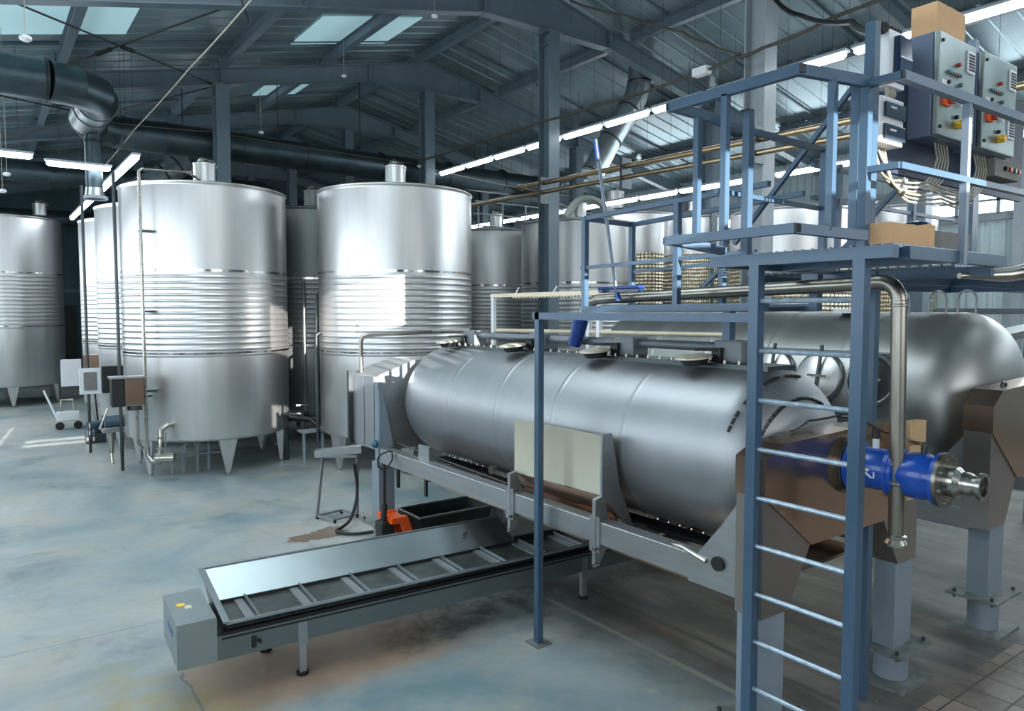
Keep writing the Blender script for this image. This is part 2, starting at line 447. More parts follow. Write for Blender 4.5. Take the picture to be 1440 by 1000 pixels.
# columns: H section, flanges face along the hall
def make_col(x, y, z, m, label, big=1.):
    t = thing('steel_column', (x, y, 0), label, 'column', 'steel columns of the hall')
    w, d = .30*big, .38*big
    MB().box(x-.012, x+.012, y-d/2+.02, y+d/2-.02, 0, z).build('web', m, t)
    for s in (-1,1):
        MB().box(x-w/2, x+w/2, y+s*(d/2-.012)-.012, y+s*(d/2-.012)+.012, 0, z).build('flange', m, t)
    for s in (-1,1):
        MB().box(x+s*.012, x+s*w*.36, y-d/2+.03, y+d/2-.03, z-.28, z-.25).build('stiffener', m, t)
    MB().box(x-w/2-.04, x+w/2+.04, y-d/2-.04, y+d/2+.04, z-.03, z).build('head_plate', m, t)
    MB().box(x-w/2-.06, x+w/2+.06, y-d/2-.06, y+d/2+.06, 0, .03).build('base_plate', m, t)
    return t
zc = under(RX)
make_col(RX, FY[1], zc, light_paint, 'big pale steel column rising behind the cage of the platform', 1.05)
c1 = make_col(RX, FY[2], zc, frame_paint, 'tall grey steel column in the middle, left of the brush', 1.0)
for y, l in ((FY[3],'ridge column right behind the big right-hand front tank'), (FY[4],'narrow ridge column above the gap right of the long duct'), (FY[5],'distant ridge column left of the two tanks gap'), (FY[6],'farthest ridge column, thin and dark')):
    dup(c1, (RX, y, 0), l)
c2 = make_col(4.9, FY[3], under(4.9), frame_paint, 'steel column rising behind the large left-hand front tank', 1.0)
dup(c2, (4.9, FY[4], 0), 'distant column seen left of the first cap, above the left front tank')
dup(c2, (4.9, FY[5], 0), 'far left-aisle column behind the left front tank')
c3 = make_col(16.1, FY[3], under(16.1), frame_paint, 'blue grey column behind the brush handle', 1.0)
dup(c3, (16.1, FY[4], 0), 'distant right-aisle column above the small middle tank')
dup(c3, (16.1, FY[2], 0), 'right-aisle column above the dimpled tanks')
dup(c3, (16.1, FY[1], 0), 'right-aisle column behind the platform cabinets')
# wall posts on the right wall
wp = solo('wall_post', MB().box(X1-.28, X1-.06, FY[1]-.12, FY[1]+.12, 0, roofz(X1)-.12), light_paint, 'pale wall post on the window wall, nearest', 'wall post', 'posts on the window wall', (X1-.17, FY[1], 0))
for i, l in ((2,'pale wall post on the window wall behind the platform brace'),(3,'pale wall post on the window wall above the gold tank'),(4,'pale wall post far along the window wall')):
    dup(wp, (X1-.17, FY[i], 0), l)
# longitudinal purlins between rafters
def make_purlin(x, ya, yb, label):
    z = roofz(x)-.16
    mb = MB()
    mb.box(x-.01, x+.01, ya, yb, z-.13, z+.12).box(x-.08, x+.08, ya, yb, z+.11, z+.13).box(x-.08, x+.08, ya, yb, z-.14, z-.12)
    return solo('roof_purlin', mb, frame_paint, label, 'purlin', 'beams running along the roof', (x, ya, z))
for x, nm in ((1.6,'far left of the roof'), (4.9,'over the left front tank line'), (7.4,'left of the ridge'), (10.1,'next to the ridge'), (12.9,'right of the ridge'), (16.1,'over the right aisle'), (19.0,'near the window wall')):
    first = None
    for i in range(6):
        where = ['nearest bay','bay overhead','bay above the front tanks','bay behind the front tanks','distant bay','last bay'][i]
        if first is None: first = make_purlin(x, FY[i]+.13, FY[i+1]-.13, 'grey roof beam %s, %s' % (nm, where))
        else:
            dup(first, (x, FY[i]+.13, roofz(x)-.16), 'grey roof beam %s, %s' % (nm, where))
# thin lines of secondary rails under the sheets
for i in range(1, 5):
    for j in (1, 3):
        y = FY[i]+5.46*j/4
        for xa, xb, sd in ((X0+.1, RX-.1, 'left'), (RX+.1, X1-.1, 'right')):
            mb = MB().bar((xa,y,roofz(xa)-.03), (xb,y,roofz(xb)-.03), .05, .05, up=(0,0,1))
            solo('roof_rail', mb, frame_paint, 'slim rail under %s roof slope, line %s, %s' % (sd, ('one','two','three')[j-1], ['','bay by the platform','bay over the front tanks','bay over the long duct','distant bay'][i]), 'roof rail', 'slim rails under the roof sheets')
# cross bracing rods
def rod(p, q, r, label, grp='tension rods under the roof', m=None, name='tension_rod', cat='rod'):
    mid = (V(p)+V(q))/2
    mb = MB().tube([p, q], r, 8)
    d = (V(q)-V(p)).normalized()
    mb.tube([mid-d*.18, mid+d*.18], r*2.4, 8)
    return solo(name, mb, m or black_mat, label, cat, grp)
rod((.3,FY[2],7.5), (4.70,FY[3],8.36), .018, 'dark rod crossing down from the top left corner')
rod((3.8,FY[2],8.2), (.4,FY[3],7.4), .018, 'dark rod crossing up to the right above the duct elbow')
rod((.3,FY[3],7.4), (4.70,FY[4],8.36), .018, 'dark rod below the duct at the left edge')
rod((4.70,FY[3]+.1,8.3), (.4,FY[4],7.4), .018, 'dark rod running away behind the duct elbow')
rod((16.3,FY[1],8.5), (20.8,FY[2],7.6), .016, 'thin rod under the right roof slope')
rod((1.9,FY[1]+.3,7.2), (3.9,FY[2]-.1,7.9), .012, 'thin rod at the top left near the translucent sheets')

# ------------------------------------------------------------------ ducts
DZ = 7.1; DR = .36
t = thing('air_duct', (-2.8, 15.6, DZ), 'huge dark round air duct from the left edge, turning and running right behind the tanks', 'air duct')
cx = 2.1
MB().tube([(-2.8,15.4,DZ),(1.2,15.6,DZ)], DR, 32).build('duct_segment', duct_teal, t, True)
MB().tube([(1.2,15.6,DZ)]+[V((1.2,16.5,DZ))+V((math.sin(a)*.9,-math.cos(a)*.9,0)) for a in (PI*.16,PI*.34,PI*.5)], [DR,DR,DR,DR], 32).build('elbow', duct_teal, t, True, 20)
MB().tube([(2.1,16.45,DZ),(2.1,18.3,DZ)], DR*.98, 32).build('duct_segment', galv, t, True)
MB().tube([(2.1,18.2,DZ),(2.25,18.75,DZ),(2.75,19.1,DZ)], DR, 32).build('elbow', duct_teal, t, True, 20)
MB().tube([(2.7,19.1,DZ),(7.2,19.1,DZ)], DR*1.02, 32).build('duct_segment', duct_teal, t, True)
MB().tube([(7.2,19.1,DZ),(15.8,19.1,DZ-.05)], DR*.98, 32).build('duct_segment', duct_teal, t, True)
for x in (-.9, .35, 1.18): MB().tube([(x-.02,15.55+(x-.35)*.05,DZ),(x+.02,15.55+(x-.35)*.05,DZ)], DR+.02, 32).build('band', black_mat, t, True)
for y in (16.62, 17.2, 18.2): MB().tube([(2.1,y-.015,DZ),(2.1,y+.015,DZ)], DR+.012, 32).build('band', dark_steel, t, True)
for x in (2.9, 3.8, 5.25, 5.6, 7.2, 9.4, 11.6, 13.6): MB().tube([(x-.03,19.1,DZ),(x+.03,19.1,DZ)], DR+.025, 32).build('band', dark_steel, t, True)
for x, y in ((4.2,19.1),(6.5,19.1),(8.8,19.1),(-.4,15.5)): MB().tube([(x,y,DZ+.3),(x,y,roofz(x)-.05)], .012, 6).build('hanger', black_mat, t)
# vertical drop with a flared collar
q = thing('vertical_duct', (2.16, 18.0, 5.3), 'dark vertical duct dropping from the silver duct elbow, with a flared collar', 'air duct')
MB().tube([(2.16,17.95,6.72),(2.16,17.95,5.62)], .165, 24).build('duct_segment', duct_teal, q, True)
for z in (6.6, 6.1): MB().tube([(2.16,17.95,z-.03),(2.16,17.95,z+.03)], .175, 24).build('band', black_mat, q, True)
MB().tube([(2.16,17.95,5.62),(2.16,17.95,5.46)], [.165,.19], 24).build('nozzle', galv, q, True)
MB().lathe([(.17,5.40),(.25,5.38),(.25,5.44),(.17,5.46)], (2.16,17.95,0), n=28, closed=True).build('collar', light_paint, q, True)
# right-hand sloping duct
t = thing('air_duct', (13.95, 13.6, 9.4), 'silver duct dropping from the roof and slanting down left, right of the ridge', 'air duct')
MB().tube([(14.0,13.5,9.35),(13.98,13.5,8.9)], .30, 28).build('duct_segment', galv, t, True)
MB().tube([(13.98,13.5,8.9),(13.9,13.55,8.5),(13.7,13.6,8.15)], .30, 28).build('elbow', galv, t, True, 20)
MB().tube([(13.7,13.6,8.15),(13.2,13.8,7.3),(12.75,13.95,6.45)], .29, 28).build('duct_segment', galv, t, True)
for p, d in (((13.98,13.5,8.88),(0,0,1)),((13.7,13.6,8.15),(.5,-.1,.85)),((13.25,13.78,7.38),(.5,-.2,.85)),((12.78,13.94,6.5),(.5,-.2,.85))):
    d = V(d).normalized()*.02; MB().tube([V(p)-d, V(p)+d], .315, 28).build('band', dark_steel, t, True)
MB().tube([(14.3,13.9,8.75),(14.3,14.0,8.4),(14.05,14.1,8.0)], .24, 24).build('branch', galv, t, True)
# left slanting duct behind the first tank
t = thing('air_duct', (4.3, 22.5, 7.2), 'short silver duct slanting down left behind the left front tank', 'air duct')
MB().tube([(5.0,22.4,7.25),(3.5,22.4,6.15)], .3, 28).build('duct_segment', galv, t, True)
for p in ((4.75,22.4,7.07),(4.4,22.4,6.81),(3.9,22.4,6.44)):
    d = V((1.5,0,1.1)).normalized()*.03; MB().tube([V(p)-d, V(p)+d], .32, 28).build('band', dark_steel, t, True)
t = thing('air_duct', (2, 26, 7.3), 'long grey duct high in the left distance under the rafters', 'air duct')
MB().tube([(-2.5,25.6,7.0),(8.2,25.6,7.15)], .3, 24).build('duct_segment', duct_teal, t, True)
for x in (0,2,4,6): MB().tube([(x-.03,25.6,7.04),(x+.03,25.6,7.04)], .32, 24).build('band', dark_steel, t, True)
t = thing('air_duct', (2, 33, 6.6), 'second long grey duct in the left distance, lower and farther', 'air duct')
MB().tube([(-2.5,33.4,6.5),(9,33.4,6.7)], .3, 24).build('duct_segment', duct_teal, t, True)
for x in (0,3,6): MB().tube([(x-.03,33.4,6.55),(x+.03,33.4,6.55)], .32, 24).build('band', dark_steel, t, True)

# ------------------------------------------------------------------ lamps
def lamp_row_y(x, z, segs, labelf, group):
    first = None
    for i, (ya, yb) in enumerate(segs):
        L_ = yb-ya; yc = (ya+yb)/2
        if True:
            t = thing('fluorescent_lamp', (x, yc, z), labelf(i), 'lamp', group)
            MB().bev(x-.08, x+.08, ya, yb, z+.03, z+.08, .015).build('housing', lamp_body, t)
            MB().tube([(x,ya+.03,z),(x,ya+.08,z),(x,yb-.08,z),(x,yb-.03,z)], [.035,.065,.065,.035], 12).build('diffuser', lamp_m, t, True)
            for s in (ya+.25, yb-.25): MB().tube([(x,s,z+.08),(x,s,roofz(x)-.02)], .0035, 6).build('hanger', black_mat, t)
segs1 = []
y = 18.65
while y > -1.5:
    segs1.append((y-1.33, y-.04)); y -= 1.38
lamp_row_y(11.08, 7.0, segs1, lambda i: 'tube lamp in the long row right of the ridge, %s from its far end' % ['first','second','third','fourth','fifth','sixth','seventh','eighth','ninth','tenth','eleventh','twelfth','thirteenth','fourteenth','fifteenth','sixteenth'][min(i,15)], 'row of tube lamps right of the ridge')
segs2 = []
y = 22.0
while y > 4.0:
    segs2.append((y-1.33, y-.03)); y -= 1.36
lamp_row_y(14.35, 6.0, segs2, lambda i: 'tube lamp in the low row over the dimpled tanks, %s from its far end' % ['first','second','third','fourth','fifth','sixth','seventh','eighth','ninth','tenth','eleventh','twelfth','thirteenth','fourteenth'][min(i,13)], 'row of tube lamps over the right tanks')
lamp_row_y(2.65, 6.0, [(15.9,17.3),(17.35,18.8),(18.85,20.75),(20.8,22.3),(22.35,24.0),(24.05,25.8),(25.85,27.6)], lambda i: 'tube lamp in the slanting row over the left aisle, %s from front' % ['first','second','third','fourth','fifth','sixth','seventh'][i], 'row of tube lamps over the left aisle')
def lamp_x(xa, xb, y, z, label):
    t = thing('fluorescent_lamp', ((xa+xb)/2, y, z), label, 'lamp', 'tube lamps across the left distance')
    MB().bev(xa, xb, y-.08, y+.08, z+.03, z+.08, .015).build('housing', lamp_body, t)
    MB().tube([(xa+.03,y,z),(xa+.08,y,z),(xb-.08,y,z),(xb-.03,y,z)], [.035,.065,.065,.035], 12).build('diffuser', lamp_m, t, True)
    for s in (xa+.25, xb-.25): MB().tube([(s,y,z+.08),(s,y,roofz(s)-.02)], .006, 6).build('hanger', black_mat, t)
lamp_x(-.3, 1.05, 17.2, 6.02, 'lit tube lamp cut by the left edge of the view')
lamp_x(1.25, 2.45, 17.6, 6.0, 'lit tube lamp crossing behind the vertical duct')
lamp_x(4.2, 5.6, 24.6, 6.7, 'lit tube lamp left of the cap on the left front tank')
lamp_x(6.2, 7.0, 25.0, 6.6, 'short lit tube lamp just right of the cap on the left front tank')
lamp_x(7.3, 8.7, 25.2, 6.6, 'lit tube lamp over the right edge of the left front tank')
lamp_x(14.2, 15.6, 21.5, 5.6, 'distant lit lamp above the small tank right of the big front pair')
lamp_x(16.9, 18.2, 21.5, 5.7, 'distant lit lamp left of the middle column above the hoses')
lamp_x(13.6, 14.9, 17.9, 5.0, 'low distant lit lamp behind the cap of the small tank')
lamp_x(16.0, 17.2, 19.5, 5.3, 'distant lit lamp between the small tank and the middle column')

# ------------------------------------------------------------------ tanks
ribs_z = [3.62-.108*i for i in range(14)]
def tank_profile(R, zb, zt, ribs, bands, rb=.008):
    pr = [(R*.2, zb-.10), (R-.08, zb-.03), (R-.01, zb), (R, zb+.03)]
    ev = sorted([(z,'r') for z in ribs]+[(z,'b') for z in bands])
    for z, k_ in ev:
        if k_ == 'r': pr += [(R,z-.040),(R,z-.019),(R+rb*.8,z-.010),(R+rb,z),(R+rb*.8,z+.010),(R,z+.019),(R,z+.040)]
    if ribs: pr = pr[:4]+[(R,min(ribs)-.07)]+pr[4:]+[(R,max(ribs)+.07)]
    pr += [(R,zt-.05),(R,zt-.02),(R+.02,zt),(R+.02,zt+.02),(R-.03,zt+.04)]
    return pr
def make_tank(x, y, R, zb, zt, label, group, ribs=True, legs=6, leg0=-92, m=None, capz=.2, cap=(0,0), caph=.40, capr=.2, pipe=None, bz=(3.73,2.25), n=96):
    t = thing('steel_tank', (x, y, 0), label, 'tank', group)
    m = m or tank_steel
    rz = [z*zt/5.27 for z in ribs_z] if ribs else []
    bzz = [z*zt/5.27 for z in bz]
    MB().lathe(tank_profile(R, zb, zt, rz, []), (x,y,0), n=n).build('shell', m, t, True, 50)
    for z in bzz:
        MB().lathe([(R-.01,z-.022),(R+.012,z-.02),(R+.012,z+.02),(R-.01,z+.022)], (x,y,0), n=n, closed=True).build('band', band_steel, t, True)
    MB().lathe([(R-.02,zt+.02),(R*.55,zt+.02+capz*.55),(.25,zt+.02+capz),(.0001,zt+.02+capz)], (x,y,0), n=64).build('roof_cone', m, t, True, 50)
    c = V((x+cap[0], y+cap[1], zt+capz-.04))
    mw = MB().lathe([(capr,0),(capr,caph),(capr+.015,caph),(capr+.015,caph+.03),(capr*.6,caph+.06),(.0001,caph+.07)], c, n=28).build('manway', m, t, True)
    MB().tube([c+V((-capr*.6,0,caph+.05)), c+V((-capr*.5,0,caph+.12)), c+V((0,0,caph+.14)), c+V((capr*.9,0,caph+.09)), c+V((capr+.04,0,caph-.02))], .016, 8).build('lid_clamp', pipe_steel, mw, True)
    MB().lathe([(.05,0),(.065,.03),(.05,.06),(.0001,.09)], c+V((-capr*.3,-capr*.3,caph+.07)), n=14).build('vent', pipe_steel, mw, True)
    for k_ in range(legs):
        a = math.radians(leg0+k_*360/legs); u = V((math.cos(a), math.sin(a), 0)); w = V((-u.y, u.x, 0))
        o_ = V((x,y,0))+u*(R-.10)
        lg = MB()
        top = zb+.06
        pts_t = [o_+w*.17+u*.06+V((0,0,top)), o_-w*.17+u*.06+V((0,0,top)), o_-w*.17-u*.10+V((0,0,top)), o_+w*.17-u*.10+V((0,0,top))]
        pts_b = [o_+w*.035+u*.0+V((0,0,.05)), o_-w*.035+u*.0+V((0,0,.05)), o_-w*.035-u*.06+V((0,0,.05)), o_+w*.035-u*.06+V((0,0,.05))]
        lg.add(pts_t+pts_b, [(0,1,2,3),(7,6,5,4),(0,4,5,1),(1,5,6,2),(2,6,7,3),(3,7,4,0)])
        l = lg.build('leg', m, t)
        MB().cyl(o_-u*.03+V((0,0,0)), o_-u*.03+V((0,0,.06)), .03, 12).build('foot', pipe_steel, l, True)
    return t
grp = 'big tanks with ribbed cooling jackets'
T1 = make_tank(3.71, 15.17, 1.5, .68, 5.27, 'left of the two big shiny front tanks, ribbed steel on tapered legs', grp)
T2 = make_tank(6.82, 13.19, 1.5, .68, 5.27, 'right of the two big shiny front tanks, behind the left end of the press', grp, leg0=-110)
# the tanks below share meshes
make_tank(.84, 29.0, 1.62, .65, 5.95, 'separate ribbed tank at the left edge standing across the aisle', grp, leg0=-88, cap=(1.0,-.55), capr=.2, caph=.35, m=tank_steel_dull)
H = dup(T1, (3.71,18.5,0), 'second tank of the left line, mostly hidden by the left front tank')
dup(T1, (3.71,21.6,0), 'third tank of the left line, a pale strip left of the second')
make_tank(6.6, 17.0, 1.5, .68, 5.27, 'shaded tank showing in the gap between the two big front tanks', grp, m=mat('shaded_tank_steel', (112,116,118), .9, .45, .1, 2, (3,3,.12), .05, 8))  # shade of the gap put into a darker copy of the tank steel
make_tank(12.59, 17.93, 1.5, .68, 5.27, 'narrow-looking tank just right of the right front tank, with a small cap', grp, m=tank_steel_dull)
B = make_tank(12.89, 14.6, 1.5, .68, 5.24, 'tank behind the middle column with thick hoses on its top', grp, m=tank_steel_dull)
gd = 'tanks with dimpled jackets on the right'
def make_dimple(x, y, R, zt, label, zj0, zj1, cone=.22, capr=.2, caph=.3, cap=(0,0)):
    t = make_tank(x, y, R, .7, zt, label, gd, ribs=False, cap=cap, capz=cone, capr=capr, caph=caph, bz=(), legs=4, leg0=-100)
    MB().lathe([(R,zj0),(R+.02,zj0+.01),(R+.02,zj1-.01),(R,zj1)], (x,y,0), n=96, closed=True).build('dimple_jacket', dimple, t, True)
    return t
make_dimple(17.3, 16.9, 1.5, 6.0, 'dimpled tank behind the brush, with a tilted manway on top', 1.2, 4.8, .3, cap=(-.75,.1), capr=.28, caph=.5)
make_dimple(16.3, 13.55, .85, 5.55, 'golden brown dimpled tank behind the walkway, narrower', 1.2, 4.55)
make_dimple(16.54, 10.68, 1.5, 5.4, 'wide dimpled tank seen through the platform cage', 1.2, 4.3, .3, cap=(.6,-.6))
make_dimple(19.2, 9.35, .85, 5.6, 'small conical-topped tank behind the platform corner post', 1.2, 4.3, .45)
make_dimple(19.4, 20.5, 1.4, 5.6, 'distant pale tank left of the dimpled pair', 1.2, 4.4, .25)

# hoses on top of tank B
for i, dx in enumerate((0,.22,.4)):
    pts = [V((11.9+dx, 14.0+.2*i, 5.35))+V((1.7*s_, .1*math.sin(s_*6), .55*math.sin(PI*min(1,s_*1.05))))for s_ in [j/14 for j in range(15)]]
    solo('hose', MB().tube(pts, .06, 12), mat('grey_hose', (150,158,150), 0, .5), 'thick grey hose looped over the tank by the middle column, %s of three' % ('front','middle','rear')[i], 'hose', 'hoses on the tank behind the middle column', smooth=True)
# pipe up the side of T1, turning to its cap
t = thing('tank_pipe', (2.38, 14.15, 0), 'slim steel pipe up the left front tank, bent over to its cap', 'pipe')
pz = 5.47
MB().tube([(2.38,14.12,.62),(2.38,14.12,pz-.08)]+arc((2.46,14.14,pz-.08), .08, PI, PI/2, (1,0,0), (0,0,1), 5)+[(3.3,14.75,pz+.13),(3.62,15.05,5.52)], .028, 12).build('pipe', pipe_steel, t, True)
MB().tube([(2.38,14.12,.62),(2.38,14.12,.45),(2.44,14.06,.36),(2.56,13.98,.34)], .045, 12).build('elbow', pipe_steel, t, True)
for z in (1.6, 3.0, 4.4): MB().box(2.36,2.56,14.11,14.25,z-.02,z+.02).build('bracket', dark_steel, t)
# second pipe left of it
solo('tank_pipe', MB().tube([(2.14,15.25,.02),(2.14,15.25,5.55)], .03, 10), dark_steel, 'dark thin pipe at the outer left edge of the left front tank', 'pipe', smooth=True)
solo('tank_pipe', MB().tube([(1.88,17.6,.02),(1.88,17.6,5.6)], .03, 10), dark_steel, 'dark thin pipe before the second tank of the left line', 'pipe', smooth=True)
t = thing('drain_valve', (2.52, 13.96, 0), 'shiny outlet valve with elbow at the foot of the left front tank', 'valve')
MB().tube([(2.78,14.0,.98),(2.66,13.9,1.0),(2.56,13.86,.92),(2.54,13.85,.6),(2.5,13.84,.45)], .045, 12).build('elbow', pipe_steel, t, True)
MB().cyl((2.46,13.86,.44), (2.74,13.74,.44), .085, 20).build('valve_body', pipe_steel, t, True)
MB().bar((2.6,13.74,.62), (2.6,13.7,.9), .02).build('handle', pipe_steel, t)
for z in (.6,.8): MB().lathe([(.05,-.02),(.065,-.01),(.065,.01),(.05,.02)], (2.545,13.855,z), n=16, closed=True).build('clamp', pipe_steel, t, True)
t = thing('sight_pipe', (6.1, 12.0, 0), 'dark pipe pair standing in the gap beside the right front tank', 'pipe')
MB().tube([(5.45,13.9,.5),(5.45,13.9,3.35),(5.6,13.75,3.42)], .035, 10).build('pipe', dark_steel, t, True)
MB().tube([(5.3,14.2,.5),(5.3,14.2,3.6)], .03, 10).build('pipe', dark_steel, t, True)
MB().tube([(5.27,13.5,.5),(5.27,13.5,2.55),(5.37,13.45,2.62)], .035, 10).build('pipe', dark_steel, t, True)
t = thing('small_bench', (5.3, 13.86, 0), 'low pale frame stool in the gap between the front tanks', 'stool')
for x in (5.12, 5.5): MB().box(x-.02,x+.02,13.84,13.88,0,.62).build('leg', light_paint, t)
MB().box(5.08,5.56,13.80,14.1,.62,.66).build('top', light_paint, t)
t = thing('pump', (5.2, 14.6, 0), 'dark pump with small shiny valves under the gap between the front tanks', 'pump')
MB().tube([(5.0,14.3,.9),(5.35,14.1,.85),(5.6,13.6,.55),(5.62,13.1,.5)], .06, 12).build('pipe', black_mat, t, True)
MB().cyl((5.0,14.5,.9), (5.3,14.2,.9), .11, 18).build('body', dark_steel, t, True)
MB().cyl((5.0,14.5,0), (5.0,14.5,.85), .04, 12).build('stand', dark_steel, t, True)
MB().bar((5.06,14.1,1.15), (5.3,14.05,1.15), .03).build('handle', pipe_steel, t)
MB().cyl((5.1,14.1,.98), (5.15,14.0,.98), .045, 12).build('valve', pipe_steel, t, True)

t = thing('tank_underframe', (3.6, 14.9, 0), 'pale low frame posts in the dark beneath the left front tank', 'frame')
for x in (2.85,3.05,3.3,3.5,3.8): MB().box(x-.02,x+.02,14.5,14.54,0,.52).build('post', light_paint, t)
MB().box(2.8,3.85,14.5,14.54,.30,.33).build('crossbar', light_paint, t)
# control boxes and clutter along the left line
t = thing('control_box', (2.15, 13.9, 1.2), 'brown stainless box with a dark door on the left side of the left front tank', 'control box')
MB().bev(2.02,2.32,13.86,14.16,1.38,1.86,.015).build('body', hopper_steel, t)
MB().bev(1.82,2.015,13.86,14.1,1.38,1.86,.01).build('door', black_mat, t)
MB().box(1.8,2.34,13.84,14.18,1.86,1.89).build('top_plate', sheet_steel, t)
MB().tube([(2.2,14.0,1.36),(2.22,14.0,1.25),(2.22,14.0,.7),(2.3,14.05,.6)], .025, 10).build('pipe', pipe_steel, t, True)
MB().cyl((2.18,14.0,1.3),(2.18,14.0,1.38), .12, 18).build('funnel', dark_steel, t, True)
MB().bar((2.3,14.05,1.5),(2.5,14.3,1.5), .03).build('bracket', dark_steel, t)
t = thing('control_box', (2.3, 17.4, 1.2), 'black box with white framed window open door, beside the second tank of the left line', 'control box')
MB().bev(2.12,2.52,17.4,17.6,1.28,1.85,.015).build('body', black_mat, t)
MB().bev(1.70,2.10,17.42,17.47,1.28,1.82,.01).build('door', white_m, t)
MB().bev(1.78,2.02,17.405,17.42,1.36,1.74,.008).build('door_window', greybox, t)
MB().bar((2.3,17.5,1.3),(2.6,17.7,1.1), .03).build('bracket', dark_steel, t)
t = thing('control_box', (2.0, 20.6, 1.2), 'pale distant box with an open door near the third tank of the left line', 'control box')
MB().bev(2.1,2.5,20.4,20.6,1.35,1.95,.015).build('body', hopper_steel, t)
MB().bev(1.62,2.05,20.42,20.47,1.2,1.85,.01).build('door', white_m, t)
MB().bar((2.3,20.5,1.4),(2.4,20.6,.02), .04).build('stand', dark_steel, t)
t = thing('pump', (2.35, 16.4, 0), 'blue grey pump with pipework low beside the left line of tanks', 'pump')
MB().cyl((2.0,16.3,.82),(2.35,16.3,.82), .12, 18).build('motor', mat('pump_blue', (70,90,104), .3, .4), t, True)
MB().box(1.95,2.4,16.15,16.45,.62,.68).build('tray', sheet_steel, t)
MB().tube([(2.1,16.3,.62),(2.1,16.3,.2)], .05, 10).build('leg', pipe_steel, t, True)
MB().tube([(2.1,16.2,0),(2.1,16.3,.22)], .03, 8).build('leg', pipe_steel, t, True)
MB().tube([(2.3,16.2,.9),(2.25,16.1,1.2),(2.15,16.1,1.45)], .025, 8).build('pipe', pipe_steel, t, True)
MB().tube([(1.9,16.2,.7),(2.05,16.2,1.1)], .02, 8).build('lever', pipe_steel, t, True)
t = thing('pump_trolley', (1.9, 21.8, 0), 'small white wheeled pump with pipes far down the left aisle', 'pump')
MB().bev(1.6,2.1,21.6,21.9,.2,.45,.03).build('body', white_m, t)
MB().tube([(1.7,21.7,.45),(1.7,21.7,.75),(1.95,21.7,.75),(2.0,21.7,.45)], .03, 10).build('pipe', pipe_steel, t, True)
for x in (1.65,2.05): MB().cyl((x,21.55,.1),(x,21.6,.1), .1, 16).build('wheel', black_mat, t, True)
MB().bar((1.6,21.75,.3),(1.35,21.9,1.0), .04).build('handle', white_m, t)
t = thing('pump_motor', (2.2, 19.2, 0), 'dark blue motor on the floor in front of the second tank of the left line', 'pump')
MB().cyl((2.0,19.0,.35),(2.3,19.1,.35), .15, 20).build('motor', mat('pump_blue', (70,90,104), .3, .4), t, True)
MB().box(1.95,2.35,18.95,19.2,.0,.22).build('base', dark_steel, t)
solo('work_table', MB().box(1.5,3.3,39.0,39.6,1.0,1.06).box(1.55,1.6,39.1,39.15,0,1).box(3.2,3.25,39.1,39.15,0,1), white_m, 'pale bench against the far wall seen past the left tank', 'table')
struct('door_1', MB().box(1.2,3.9,Y1-.16,Y1-.04,0,3.3), black_mat)

# ------------------------------------------------------------------ walkway-between-tanks railing (distance)
t = thing('catwalk_railing', (11.9, 16.0, 5.2), 'thin grey catwalk railing above the tanks left of the middle column', 'railing')
for z in (5.95, 5.62, 5.3): MB().tube([(10.9,16.5,z),(15.6,16.5,z)], .018, 8).build('rail', light_paint, t, True)
for x in (11.0, 11.8, 12.6, 13.6, 14.6, 15.5): MB().tube([(x,16.5,5.2),(x,16.5,5.95)], .02, 8).build('post', light_paint, t, True)
t = thing('catwalk_railing', (9.0, 20.0, 5.2), 'thin grey railing line above the gap between the two front tanks', 'railing')
for z in (5.95, 5.55): MB().tube([(6.0,20.4,z),(11.5,20.4,z)], .018, 8).build('rail', light_paint, t, True)
for x in (6.2, 7.2, 8.2, 9.2, 10.2, 11.2): MB().tube([(x,20.4,5.2),(x,20.4,5.95)], .02, 8).build('post', light_paint, t, True)

# twin pipes along the ridge columns
t = thing('twin_pipes', (10.2, 8, 5.7), 'pair of warm steel pipes running along the hall past the middle column', 'pipes')
MB().tube([(10.22,13.55,5.84),(10.22,1.0,5.66)], .05, 14).build('pipe', brass, t, True)
MB().tube([(10.15,15.9,5.66),(10.15,1.0,5.42)], .045, 14).build('pipe', brass, t, True)
MB().tube([(10.22,13.55,5.84),(10.22,13.66,5.84)], .068, 14).build('end_cap', pipe_dull, t, True)
for y in (FY[1]-.2, FY[2]-.2, 10.2): MB().box(10.08,10.34,y-.03,y+.03,5.36,5.94).build('clamp', dark_steel, t)

# ------------------------------------------------------------------ cables
def cable(pts, r, m, label, name='cable', grp=None, sag=0.):
    P_ = [V(p) for p in pts]; out = []
    for a, b in zip(P_, P_[1:]):
        for j in range(6):
            s_ = j/6; p = a.lerp(b, s_); p.z -= sag*4*s_*(1-s_); out.append(p)
    out.append(P_[-1])
    return solo(name, MB().tube(out, r, 8), m, label, 'cable', grp, smooth=True)
cable([(10.02,18.0,7.15),(10.02,15.6,7.12),(10.02,12.6,7.1),(10.02,10.7,7.05),(10.02,8.8,7.02),(10.05,7.6,7.10),(10.05,7.1,7.1),(10.05,5.9,7.2),(10.1,3,7.4)], .028, cable_dark, 'long brown cable bundle strung from the right front tank past both big columns', sag=.03)
cable([(10.05,7.5,7.12),(10.0,8.1,7.45),(10.0,8.65,7.8),(10.0,10.0,8.5),(10.0,11.6,9.3)], .022, cable_dark, 'brown cable branching up from the junction box at the big pale column', sag=.03)
solo('junction_box', MB().bev(9.95,10.1,8.1,8.4,6.97,7.1,.01), white_m, 'small white junction box on the brown cable near the big pale column', 'junction box')
cable([(10.3,7.2,8.6),(10.45,7.15,7.95),(10.3,6.6,7.5),(8.2,4.6,6.3),(4.25,2.2,4.62)], .035, black_mat, 'thick black cable drooping from the big pale column to the platform mast', sag=.05)
